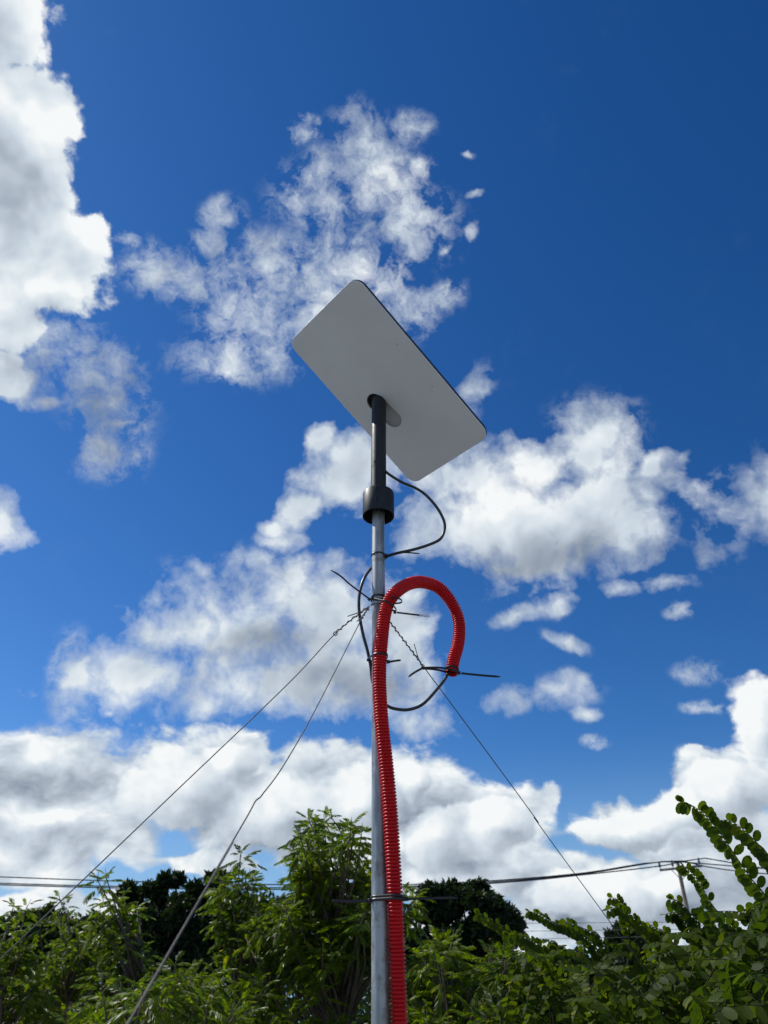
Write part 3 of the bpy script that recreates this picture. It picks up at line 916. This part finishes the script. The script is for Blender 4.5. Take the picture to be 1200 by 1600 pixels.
# ================================================================ power line far behind
UY = 50.0
up = empty('utility_pole', (0, 0, 0))
ptop = PY(1058, 1345, UY); pm = PY(1075, 1428, UY)
kx = (pm.x - ptop.x) / (pm.z - ptop.z)
pb = Vector((ptop.x + kx * (0 - ptop.z), UY, 0))
up.location = pb
tag(up, 'weathered wooden utility pole with a crossarm behind the shrubs', 'utility pole')
def upt(z, dx=0.0, dy=0.0): return Vector((pb.x + (ptop.x - pb.x) * z / ptop.z + dx, UY + dy, z))
bpy.context.view_layer.update()
acc = Acc(); tube(acc, [upt(z) for z in np.linspace(-0.6, ptop.z, 12)], np.linspace(0.17, 0.105, 12), 14); acc.build('shaft', M_wood, up)
c0, c1 = PY(1031, 1359.5, UY - 0.14), PY(1097, 1353, UY - 0.14)
acc = Acc(); ax = (c1 - c0); box(acc, (c0 + c1) / 2, (0, 0, 1), (0, 1, 0), ax, 0.13, 0.11, ax.length, 0.01); acc.build('crossarm', M_arm, up)
acc = Acc(); mid = upt(ptop.z - 1.1)
for s in (-1, 1): tube(acc, [mid + Vector((0, -0.12, 0)), (c0 + c1) / 2 + ax * (0.24 * s)], 0.02, 6)
acc.build('brace', M_arm, up)
INS = [PY(1031.5, 1357, UY - 0.14), PY(1051.5, 1355, UY - 0.14), PY(1093, 1351, UY - 0.14)]
tops = []
for p in INS:
    acc = Acc(); lathe(acc, [(0.0, -0.12), (0.018, -0.12), (0.018, 0.05), (0.06, 0.07), (0.095, 0.11), (0.05, 0.13), (0.085, 0.19), (0.045, 0.22), (0.065, 0.28), (0.04, 0.33), (0.05, 0.37), (0.0, 0.40)], p, (0, 0, 1), 14)
    acc.build('insulator', M_insul, up); tops.append(p + Vector((0, 0, 0.36)))
acc = Acc(); lowz = []
for y in (1441, 1452, 1463, 1471):
    p = PY(1079, y, UY - 0.2); lowz.append(p)
box(acc, (lowz[0] + lowz[-1]) / 2 + Vector((0, 0.08, 0)), (1, 0, 0), (0, 1, 0), lowz[0] - lowz[-1], 0.06, 0.05, (lowz[0] - lowz[-1]).length + 0.2)
acc.build('rack', M_arm, up)
for p in lowz:
    acc = Acc(); lathe(acc, [(0.0, -0.05), (0.045, -0.05), (0.03, 0), (0.045, 0.05), (0.0, 0.05)], p, (0, 0, 1), 10); acc.build('spool', M_insul, up)

PLW = [([(-900, 1330), (-400, 1354), (0, 1370), (160, 1376), (320, 1380), (500, 1383), (660, 1381.5), (800, 1374), (920, 1363), (1031.5, 1348.5)], tops[0], [(1130, 1352), (1200, 1357.5), (1500, 1374), (2000, 1380)], 'uppermost of the three thick power lines, passing above the other two on the left'),
       ([(-900, 1346), (-400, 1367), (0, 1380), (160, 1384.5), (320, 1386.5), (500, 1387), (660, 1384), (800, 1376), (920, 1364.5), (1051.5, 1347)], tops[1], [(1110, 1355.5), (1200, 1365.5), (1500, 1388), (2000, 1400)], 'middle of the three thick power lines, close above the lowest'),
       ([(-900, 1350), (-400, 1371), (0, 1382.5), (160, 1387), (320, 1389), (500, 1389.5), (660, 1386), (800, 1378), (920, 1366), (1040, 1352), (1093, 1340)], tops[2], [(1130, 1345.5), (1200, 1357), (1500, 1380), (2000, 1392)], 'lowest of the three thick power lines on the left, ending on the far right insulator')]
for lp, tp_, rp, lab in PLW:
    pts = [PY(x, y, UY - 0.14) for x, y in lp[:-1]] + [tp_] + [PY(x, y, UY - 0.14) for x, y in rp]
    acc = Acc(); tube(acc, spline(pts, 90), 0.034, 6)
    tag(acc.build('power_line', M_line), lab, 'power line', 'power lines on the utility pole')
for k, (p, y0, y1) in enumerate(zip(lowz, (1448, 1465, 1484, 1500), (1443, 1456, 1469, 1480))):
    if k == 3: continue
    pts = [PY(-900, y0 - 12, UY - 0.2), PY(-300, y0 - 3, UY - 0.2), PY(100, y0, UY - 0.2), PY(400, y0 + 0.5, UY - 0.2), PY(700, y1 + 1, UY - 0.2), PY(900, (y1 + (1441, 1452, 1463)[k]) / 2, UY - 0.2), p, PY(1300, (1441, 1452, 1463)[k] + 3, UY - 0.2), PY(1900, (1441, 1452, 1463)[k] - 2, UY - 0.2)]
    acc = Acc(); tube(acc, spline(pts, 60), 0.013, 5)
    tag(acc.build('service_wire', M_thin), ('top', 'second', 'lowest')[k] + ' of the thin pale wires stretched low in front of the dark trees', 'wire', 'thin wires low on the utility pole')

# ================================================================ leaves and trees
def neem_leaf_templates(n=6):
    """feather-shaped compound leaves, length 1 along +X, up = +Z, leaflets hanging"""
    out = []
    for q in range(n):
        v = []; f3 = []; f4 = []
        pairs = rnd.randint(10, 13); droop = rnd.uniform(0.35, 0.85)
        def rach(s): return np.array([s * (1 - 0.25 * droop * s), 0.04 * math.sin(3 * s + q), 0.06 * s - droop * 0.55 * s * s])
        for s0, s1 in ((0, .35), (.35, .7), (.7, 1)):
            a, b = rach(s0), rach(s1); w = 0.006; k = len(v)
            v += [a + [0, w, 0], a - [0, w, 0], b - [0, w, 0], b + [0, w, 0]]; f4.append([k, k + 1, k + 2, k + 3])
        for i in range(pairs * 2 + 1):
            last = i == pairs * 2
            s = 1.0 if last else 0.20 + 0.80 * (i // 2 + 0.5 * (i % 2) * 0.6) / pairs
            sd = 0 if last else (1 if i % 2 else -1)
            base = rach(min(s, 1))
            L = rnd.uniform(0.17, 0.23) * (0.75 + 0.5 * math.sin(math.pi * min(1, s * 0.9))); W = L * rnd.uniform(0.10, 0.135)
            d = np.array([0.55 + 0.3 * s, sd * rnd.uniform(0.55, 0.95), -rnd.uniform(0.5, 1.3)]); d /= np.linalg.norm(d)
            wdir = np.cross(d, [0, sd * 0.4 + 0.05, 1.0]); wdir /= np.linalg.norm(wdir)
            wdir = wdir + rng.normal(0, 0.25, 3); wdir -= d * wdir.dot(d); wdir /= np.linalg.norm(wdir)
            nn = np.cross(d, wdir)
            curve = np.array([0.18, 0, -0.12]) * L
            k = len(v)
            v += [base, base + d * L * .3 + wdir * W + nn * W * .3, base + d * L * .3 - wdir * W + nn * W * .3,
                  base + d * L * .66 + wdir * W * .8 + curve * .4, base + d * L * .66 - wdir * W * .8 + curve * .4, base + d * L + curve]
            f3 += [[k, k + 1, k + 2], [k + 3, k + 5, k + 4]]; f4.append([k + 1, k + 3, k + 4, k + 2])
        out.append((np.array(v), np.array(f3), np.array(f4)))
    return out


NEEM = neem_leaf_templates()


def rot_basis(x, upv):
    x = x / np.linalg.norm(x); y = np.cross(upv, x); y /= np.linalg.norm(y) + 1e-9; z = np.cross(x, y)
    return np.stack([x, y, z], 1)


def place(acc, T_, pos, M, s):
    v, f3, f4 = T_
    acc.add(v @ (M * s).T + pos, [(3, f3), (4, f4)])


def limb(acc, a, b, r0, r1, bend=0.1, n=7, seg=6):
    a, b = np.array(a, float), np.array(b, float); L = np.linalg.norm(b - a)
    off = rng.normal(0, bend * L, 3); off[2] = abs(off[2]) * 0.3 - 0.12 * L * bend * 5
    s = np.linspace(0, 1, n)[:, None]
    tube(acc, a + (b - a) * s + off * np.sin(s * math.pi) * 0.5, np.linspace(r0, r1, n), seg)


def neem(label, Y, base_px, px, leaf=0.185, lpt=9, seed=0, mat=None, spread=0.5, name='neem_tree', cat='tree', group='young neem trees behind the pole'):
    """px: list of (x, y, rx, ry, shoots) outlines of foliage in the picture at distance Y"""
    global rng
    rng = np.random.default_rng(100 + seed)
    bx = PY(base_px, 1500, Y).x
    t = empty(name, (bx, Y, 0)); tag(t, label, cat, group)
    lv = Acc(); wood = Acc()
    tips = []
    for (x, y, rx, ry, n) in px:
        nn_ = n if n < 4 else int(n * 1.7); ncl = max(1, nn_ // 5); cls = [(rng.uniform(0, 2 * math.pi), math.sqrt(rng.uniform(0, 1)), rng.normal(0, spread * 0.6)) for _ in range(ncl)]
        for k in range(nn_):
            if nn_ < 8 or k % 4 == 0: a = rng.uniform(0, 2 * math.pi); r = math.sqrt(rng.uniform(0, 1)); dy = rng.normal(0, spread * 0.5)
            else:                      # foliage gathers in clumps round the branch ends
                a, r, dy = cls[k % ncl]; qx, qy = r * math.cos(a) + rng.normal(0, 0.17), r * math.sin(a) + rng.normal(0, 0.17)
                r = min(1.05, math.hypot(qx, qy)); a = math.atan2(qy, qx); dy += rng.normal(0, 0.12)
            p = PY(x + rx * r * math.cos(a), y + ry * r * math.sin(a), Y)
            tips.append(np.array([p.x, Y + dy, p.z]))
    top = max(q[2] for q in tips)
    cx = np.mean([q[0] for q in tips])
    trunk = [np.array([bx, Y, -0.1])]
    for k in range(1, 7):
        z = (top - 0.35) * k / 6; near = [q for q in tips if abs(q[2] - z) < 0.5] or tips
        gx = bx + (np.mean([q[0] for q in near]) - bx) * 0.5 * k / 6
        trunk.append(np.array([gx + rng.normal(0, 0.04), Y + rng.normal(0, 0.04), z]))
    tr = spline(trunk, 24)
    tube(wood, tr, np.linspace(0.045, 0.012, 24), 8)
    for p in tips:
        # shoot leaves the trunk lower down and rises to the tip
        zb = p[2] - rng.uniform(0.25, 0.6) - 0.5 * abs(p[0] - cx); i = int(np.argmin(np.abs(tr[:, 2] - max(0.3, zb))))
        limb(wood, tr[i], p, 0.010, 0.0035, 0.12, 6, 5)
        out = p - tr[i]; out[2] = 0; o = out / (np.linalg.norm(out) + 0.15)
        ax = np.array([o[0] * 0.5, o[1] * 0.5, 1.0]) + rng.normal(0, 0.15, 3); ax /= np.linalg.norm(ax)
        m = max(3, int(rng.normal(lpt, 1.2))); a0 = rng.uniform(0, 6.28)
        X = np.cross(ax, [0.3, 1, 0]); X /= np.linalg.norm(X); Z = np.cross(ax, X)
        tube(wood, np.stack([p - ax * 0.02, p + ax * leaf * 0.35]), [0.003, 0.0015], 4)
        for k in range(m):
            a = a0 + k * 2.4; u = k / m
            el = math.radians(-8 + 68 * u + rng.normal(0, 10))           # lower leaves spread, upper ones stand
            d = (X * math.cos(a) + Z * math.sin(a)) * math.cos(el) + ax * math.sin(el)
            base = p + ax * (leaf * (0.55 * u - 0.45))
            s = leaf * (1.05 - 0.45 * u) * rng.uniform(0.8, 1.15)
            place(lv, NEEM[rng.integers(len(NEEM))], base, rot_basis(d, np.array([0, 0, 1.0]) + rng.normal(0, 0.15, 3)), s)
    wood.build('trunk', M_bark, t)
    lv.build('crown', mat or M_neem, t, smooth=False)
    return t


neem('leafiest and tallest young neem tree, directly behind the pole', 6.0, 540,
     [(490, 1290, 22, 14, 4), (512, 1275, 8, 6, 2), (480, 1322, 26, 14, 6), (560, 1318, 10, 10, 2), (520, 1345, 54, 24, 16), (560, 1380, 40, 34, 14), (480, 1380, 30, 26, 10), (640, 1400, 14, 22, 4), (500, 1430, 80, 40, 26), (450, 1480, 70, 50, 18), (540, 1500, 80, 60, 22), (500, 1600, 120, 50, 18)], seed=1)
neem('neem tree with a narrow pointed top just left of the tallest one', 6.6, 385,
     [(386, 1356, 8, 6, 2), (384, 1385, 18, 14, 4), (348, 1376, 14, 8, 3), (376, 1412, 36, 20, 8), (420, 1420, 30, 20, 6), (400, 1470, 54, 36, 14), (360, 1565, 100, 50, 22), (440, 1560, 70, 60, 14)], seed=2)
neem('neem tree with its narrow tip reaching up to the power lines at the left', 7.0, 200,
     [(184, 1386, 6, 6, 2), (186, 1410, 14, 12, 4), (190, 1442, 22, 20, 7), (212, 1482, 30, 20, 6), (200, 1530, 60, 36, 18), (270, 1580, 90, 50, 20)], leaf=0.18, seed=3)
neem('small pale neem sapling whose thin tip crosses the leftmost stay wire', 7.4, 100,
     [(98, 1408, 4, 4, 2), (94, 1436, 10, 8, 3), (98, 1462, 24, 14, 7), (150, 1484, 26, 14, 6), (120, 1510, 56, 34, 18), (110, 1580, 90, 50, 22)], leaf=0.165, lpt=7, seed=4)
neem('neem tree cut off by the left edge of the picture', 6.2, 0,
     [(4, 1410, 10, 10, 3), (8, 1440, 20, 20, 6), (20, 1490, 36, 30, 12), (10, 1560, 60, 50, 20), (60, 1600, 50, 30, 8)], leaf=0.17, seed=5)
neem('neem tree low to the right of the pole in front of the dark dome tree', 5.2, 700,
     [(690, 1478, 26, 10, 5), (655, 1500, 24, 24, 6), (730, 1510, 46, 20, 10), (700, 1560, 80, 40, 20), (790, 1540, 40, 26, 9), (650, 1610, 60, 30, 8)], seed=6)
neem('low neem tree between the dark dome tree and the round-leaved shrub', 4.8, 830,
     [(800, 1520, 40, 18, 6), (850, 1550, 60, 36, 14), (800, 1600, 90, 30, 14), (920, 1600, 60, 30, 10)], seed=7)
neem('dense neem sapling at the bottom between the two left stay wires', 5.0, 280,
     [(290, 1520, 40, 20, 6), (250, 1560, 60, 30, 10), (300, 1600, 110, 30, 16), (170, 1600, 60, 26, 8)], leaf=0.18, seed=8)


def card_leaves(acc, P_, L, W, up_bias=0.4):
    """many bent two-quad leaves at points P_"""
    n = len(P_)
    d = rng.normal(0, 1, (n, 3)); d[:, 2] -= up_bias; d /= np.linalg.norm(d, axis=1)[:, None]
    w = np.cross(d, rng.normal(0, 1, (n, 3))); w /= np.linalg.norm(w, axis=1)[:, None]
    nn = np.cross(d, w); l = (L * rng.uniform(0.7, 1.25, n))[:, None]; ww = (W * rng.uniform(0.7, 1.25, n))[:, None]
    v = np.stack([P_, P_ + d * l * .45 + w * ww * .5 + nn * l * .06, P_ + d * l * .45 - w * ww * .5 + nn * l * .06, P_ + d * l - nn * l * .08], 1).reshape(-1, 3)
    i = np.arange(n)[:, None] * 4
    acc.add(v, [(3, np.concatenate([i + [0, 1, 2], i + [1, 3, 2]]))])


def lump_tree(label, Y, base_x, blobs_, n_l, L, W, mat, seed, lump=0.28, depth=0.8, name='broadleaf_tree', group='dark trees beyond the neem trees'):
    """blobs_: picture ellipses (x, y, rx, ry) of the crown at distance Y; foliage in many uneven lumps"""
    global rng
    rng = np.random.default_rng(500 + seed)
    b = PY(base_x, 1500, Y)
    t = empty(name, (b.x, Y, 0)); tag(t, label, 'tree', group)
    lv = Acc(); wood = Acc(); tips = []
    A = sum(q[2] * q[3] for q in blobs_)
    for (x, y, rx, ry) in blobs_:
        c = PY(x, y, Y); hx = (PY(x + rx, y, Y) - c).length; hz = abs(PY(x, y - ry, Y).z - c.z); hy = hx * depth
        m = max(8, int(80 * rx * ry / A)); per = int(n_l * rx * ry / A / m)
        for k in range(m):
            u = rng.normal(0, 1, 3); u /= np.linalg.norm(u); u[1] = -abs(u[1]) if rng.random() < 0.65 else u[1]
            s = rng.uniform(0.72, 0.96)
            q = np.array([c.x + u[0] * hx * s, Y + u[1] * hy * s, c.z + u[2] * hz * s]); tips.append(q)
            lr = lump * min(hx, hz) * rng.uniform(0.7, 1.3)
            e = rng.normal(0, 1, (per, 3)); e /= np.linalg.norm(e, axis=1)[:, None]
            e *= (rng.uniform(0.35, 1.0, per) ** 0.5)[:, None] * lr * np.array([1.25, 1.25, 0.85])
            card_leaves(lv, q + e, L, W)
    top = max(q[2] for q in tips)
    tr = spline([np.array([b.x, Y, -0.3]), np.array([b.x + 0.1, Y, top * 0.3]), np.array([b.x - 0.1, Y + .1, top * 0.55]), np.array([b.x, Y, top * 0.75])], 14)
    tube(wood, tr, np.linspace(top * 0.035, top * 0.012, 14), 10)
    for q in tips[::2]:
        i = int(np.clip(np.argmin(np.abs(tr[:, 2] - (q[2] - top * 0.2))), 3, 13)); limb(wood, tr[i], q, top * 0.009, top * 0.003, 0.1, 5, 5)
    wood.build('trunk', M_bark, t); lv.build('crown', mat, t, smooth=False)


lump_tree('big dark dome-shaped tree right behind the red hose', 28, 735, [(730, 1450, 92, 74), (732, 1455, 70, 60), (730, 1520, 96, 50)], 34000, 0.24, 0.12, M_mango, 1, 0.20)
lump_tree('big dark tree with a lumpy top behind the left neem trees', 24, 260, [(232, 1394, 40, 34), (285, 1398, 50, 34), (335, 1404, 50, 38), (290, 1450, 110, 50), (270, 1500, 90, 60)], 34000, 0.22, 0.10, M_mango, 2, 0.22)
lump_tree('greyish rounded tree far off beyond the round-leaved shrub', 62, 972, [(972, 1462, 25, 18), (985, 1480, 34, 18), (975, 1500, 30, 20)], 9000, 0.42, 0.2, M_far, 3, 0.25)
far_l = ['low dark tree on the skyline at the far left', 'low dark tree on the skyline beside the pale sapling', 'low dark tree on the skyline between the left saplings',
         'dark tree low behind the pole and the tallest neem', 'dark tree low behind the middle of the round-leaved shrubs', 'dark low tree behind the shrubs at the right edge', 'dark low tree behind the small left neem trees']
for k, (x, Y, bl) in enumerate([(30, 34, [(20, 1455, 50, 26), (60, 1480, 50, 40)]), (95, 38, [(75, 1432, 26, 14), (90, 1456, 50, 26), (100, 1500, 60, 36)]), (150, 40, [(150, 1450, 34, 20), (140, 1490, 50, 36)]),
                                (500, 30, [(480, 1460, 90, 60), (580, 1480, 80, 60)]), (900, 34, [(880, 1530, 90, 40), (980, 1530, 80, 40)]), (1140, 30, [(1140, 1520, 100, 50), (1060, 1530, 70, 40)]), (380, 27, [(400, 1470, 70, 60), (340, 1520, 90, 50)])]):
    lump_tree(far_l[k], Y, x, bl, 7000, 0.30, 0.14, M_far if k < 3 else M_mango, 10 + k, 0.30, name='skyline_tree')


def undergrowth():
    global rng
    rng = np.random.default_rng(77)
    a = Acc()
    for k in range(150):
        x = rng.uniform(-60, 1260); Y = rng.uniform(12, 19); top = 1508 + 14 * math.sin(x * 0.021) + rng.uniform(0, 40)
        h = PY(x, top, Y).z; c = PY(x, 1550, Y); n = 260
        e = rng.normal(0, 1, (n, 3)); e /= np.linalg.norm(e, axis=1)[:, None]; e *= (rng.uniform(0.2, 1, n) ** 0.5)[:, None]
        card_leaves(a, np.array([c.x, Y, h * 0.5]) + e * np.array([rng.uniform(0.8, 1.3), 0.7, h * 0.52]), 0.17, 0.08)
    o = a.build('undergrowth', M_mango, None, False)
    tag(o, kind='stuff')


undergrowth()

# ================================================================ round-leaved shrubs
def oval_template():
    n = 10; v = [np.zeros(3)]; f = []
    for k in range(n):
        a = 2 * math.pi * k / n; x = 0.5 - 0.5 * math.cos(a); y = 0.295 * math.sin(a) * (1 - 0.12 * math.cos(a))
        if k: v.append(np.array([x, y, 0.10 * abs(y) - 0.12 * x * x]))
    v.append(np.array([0.5, 0, -0.03]))
    c = len(v) - 1; ids = list(range(0, c))
    for i in range(len(ids)): f.append([c, ids[i], ids[(i + 1) % len(ids)]])
    return np.array(v), np.array(f)


OV = oval_template()


def spray(lv, wood, pts, size, rs=0.0016, sp=0.56, traced=False):
    """arching twig with two rows of round leaves"""
    L = np.linalg.norm(np.diff(np.array([tuple(p) for p in pts]), axis=0), axis=1).sum()
    c = spline(pts, max(12, int(L / 0.004)))
    tube(wood, c[::3], np.linspace(rs * 1.5, rs * 0.45, len(c[::3])), 5)
    _, t, _, _ = frames(c)
    gap = size * sp; n = int(L / gap)
    for row in (0, 1):
        for k in range(n + 1):
            u = min(1.0, (k + (0.5 if row else 0) + rng.uniform(-0.08, 0.08)) / n); i = int(u * (len(c) - 1)); ti = t[i]
            side = np.cross(ti, [0, 0, 1.0]); side /= np.linalg.norm(side) + 1e-9
            dn = np.array([0, 0, -1.0]) + ti * ti[2]; dn /= np.linalg.norm(dn) + 1e-9     # across the twig, downwards
            if traced:
                if row == 0: a = dn * 1.0 + ti * 0.30 + side * rng.normal(0.1, 0.10)
                else: a = -dn * rng.uniform(0.1, 0.5) + side * rng.choice((-1, 1)) * 0.9 + ti * 0.5
            else:
                a = side * (1 if row else -1) * rng.uniform(0.45, 0.95) + dn * rng.uniform(0.2, 0.9) + ti * 0.3
            j = 0.07 if traced else 0.12; a = a + rng.normal(0, j, 3); a /= np.linalg.norm(a)
            wd = ti + rng.normal(0, j * 1.7, 3); wd = wd - a * wd.dot(a); wd /= np.linalg.norm(wd) + 1e-9
            M = np.stack([a, wd, np.cross(a, wd)], 1)
            s = size * (0.74 + 0.34 * math.sin(math.pi * min(1, 0.2 + (1 - u) * 0.6))) * rng.uniform(0.92, 1.1)
            lv.add(OV[0] @ (M * s).T + c[i], [(3, OV[1])])


def shrub(label, Y, base_px, sprays, fill, size, seed):
    """sprays: traced arching twigs [(x, y, dY), ...] from tip to base; fill: (x, y, rx, ry, n) of random ones"""
    global rng
    rng = np.random.default_rng(900 + seed)
    b = PY(base_px, 1560, Y); t = empty('round_leaved_shrub', (b.x, Y, 0))
    tag(t, label, 'shrub', 'shrubs with round leaves at the right')
    lv = Acc(); wood = Acc(); root = np.array([b.x, Y, 0.0])
    def stem_to(p, r=0.006):
        h = np.array([root[0] + rng.normal(0, 0.08), Y + rng.normal(0, 0.08), 0]); q = np.array(tuple(p))
        mid = h * 0.35 + q * 0.65 + np.array([rng.normal(0, 0.05), rng.normal(0, 0.05), 0.1 * abs(q[0] - h[0])])
        tube(wood, spline([h, mid, q], 12), np.linspace(r * 1.8, r * 0.6, 12), 6)
    for sp_ in sprays:
        pts = [PY(x, y, Y + dy) for x, y, dy in sp_][::-1]
        spray(lv, wood, pts, size * 1.04, sp=0.38, traced=True); stem_to(pts[0])
    for (x, y, rx, ry, n) in fill:
        for k in range(n):
            p = PY(x + rng.uniform(-rx, rx), y + rng.uniform(-ry, ry), Y + rng.normal(0, 0.22))
            a = rng.uniform(0, 2 * math.pi) if rng.random() < 0.6 else math.pi + rng.normal(0, 0.8)
            Ls = rng.uniform(0.16, 0.30) * size / 0.034
            o = Vector((math.cos(a), math.sin(a), 0))
            pts = [p - o * Ls * 0.5 - Vector((0, 0, Ls * 0.55)), p - o * Ls * 0.25 - Vector((0, 0, Ls * 0.2)), p, p + o * Ls * 0.35 + Vector((0, 0, Ls * 0.02))]
            spray(lv, wood, pts, size * rng.uniform(0.8, 1.15))
            if k % 6 == 0: stem_to(pts[0], 0.0022)
    wood.build('stems', M_twig, t); lv.build('foliage', M_round, t)
    return t


shrub('nearest round-leaved shrub with long sprays arching up at the right edge', 2.35, 1180,
      [[(1062, 1253, 0), (1078, 1257, 0), (1094, 1267, .02), (1116, 1290, .03), (1138, 1320, .03), (1156, 1347, .04), (1174, 1373, .05), (1193, 1395, .05), (1225, 1440, .06), (1250, 1520, .06)],
       [(1120, 1283, .1), (1135, 1281, .1), (1152, 1289, .1), (1168, 1302, .1), (1184, 1318, .1), (1200, 1335, .1), (1230, 1385, .1), (1240, 1480, .1)],
       [(1160, 1425, -.1), (1180, 1422, -.1), (1205, 1440, -.1), (1230, 1500, -.1)]],
      [(1195, 1440, 30, 30, 9), (1170, 1500, 50, 34, 16), (1190, 1570, 70, 40, 22), (1120, 1590, 50, 30, 10)], 0.036, 1)
shrub('round-leaved shrub standing in front of the utility pole', 3.1, 1110,
      [[(1067, 1352, 0), (1082, 1366, 0), (1097, 1386, .02), (1112, 1412, .03), (1130, 1436, .03), (1150, 1458, .04), (1165, 1500, .05)],
       [(1047, 1405, 0), (1062, 1410, 0), (1078, 1426, 0), (1094, 1448, 0), (1104, 1490, 0)],
       [(1042, 1428, .05), (1056, 1426, .05), (1070, 1440, .05), (1084, 1470, .05)],
       [(1098, 1420, -.1), (1112, 1440, -.1), (1124, 1480, -.1)]],
      [(1130, 1470, 46, 26, 14), (1090, 1500, 60, 28, 18), (1080, 1560, 90, 40, 30), (1150, 1540, 40, 40, 12)], 0.034, 2)
shrub('middle round-leaved shrub, its tallest spray crossed by the right stay wire', 3.3, 990,
      [[(950, 1422, 0), (962, 1418, 0), (978, 1424, 0), (996, 1440, 0), (1014, 1456, 0), (1036, 1470, 0), (1056, 1500, 0)],
       [(954, 1403, .05), (966, 1406, .05), (976, 1424, .05), (984, 1460, .05)],
       [(1000, 1445, .1), (1020, 1448, .1), (1044, 1462, .1), (1060, 1490, .1)],
       [(960, 1480, -.1), (980, 1476, -.1), (1000, 1494, -.1), (1012, 1530, -.1)]],
      [(1000, 1510, 50, 22, 14), (960, 1540, 60, 30, 18), (1000, 1590, 80, 34, 24)], 0.032, 3)
shrub('leftmost round-leaved shrub, its low sprays reaching to the dark dome tree', 3.9, 880,
      [[(826, 1424, 0), (842, 1428, 0), (862, 1440, 0), (884, 1448, 0), (908, 1460, 0), (930, 1480, 0), (944, 1520, 0)],
       [(870, 1444, .1), (890, 1442, .1), (914, 1452, .1), (938, 1464, .1), (950, 1500, .1)],
       [(745, 1428, .2), (764, 1436, .2), (784, 1448, .2), (806, 1462, .2), (830, 1480, .2), (850, 1520, .2)],
       [(790, 1462, 0), (812, 1462, 0), (836, 1472, 0), (860, 1496, 0)]],
      [(880, 1490, 50, 20, 14), (850, 1510, 50, 24, 14), (910, 1540, 60, 30, 20), (860, 1590, 80, 30, 18)], 0.034, 4)
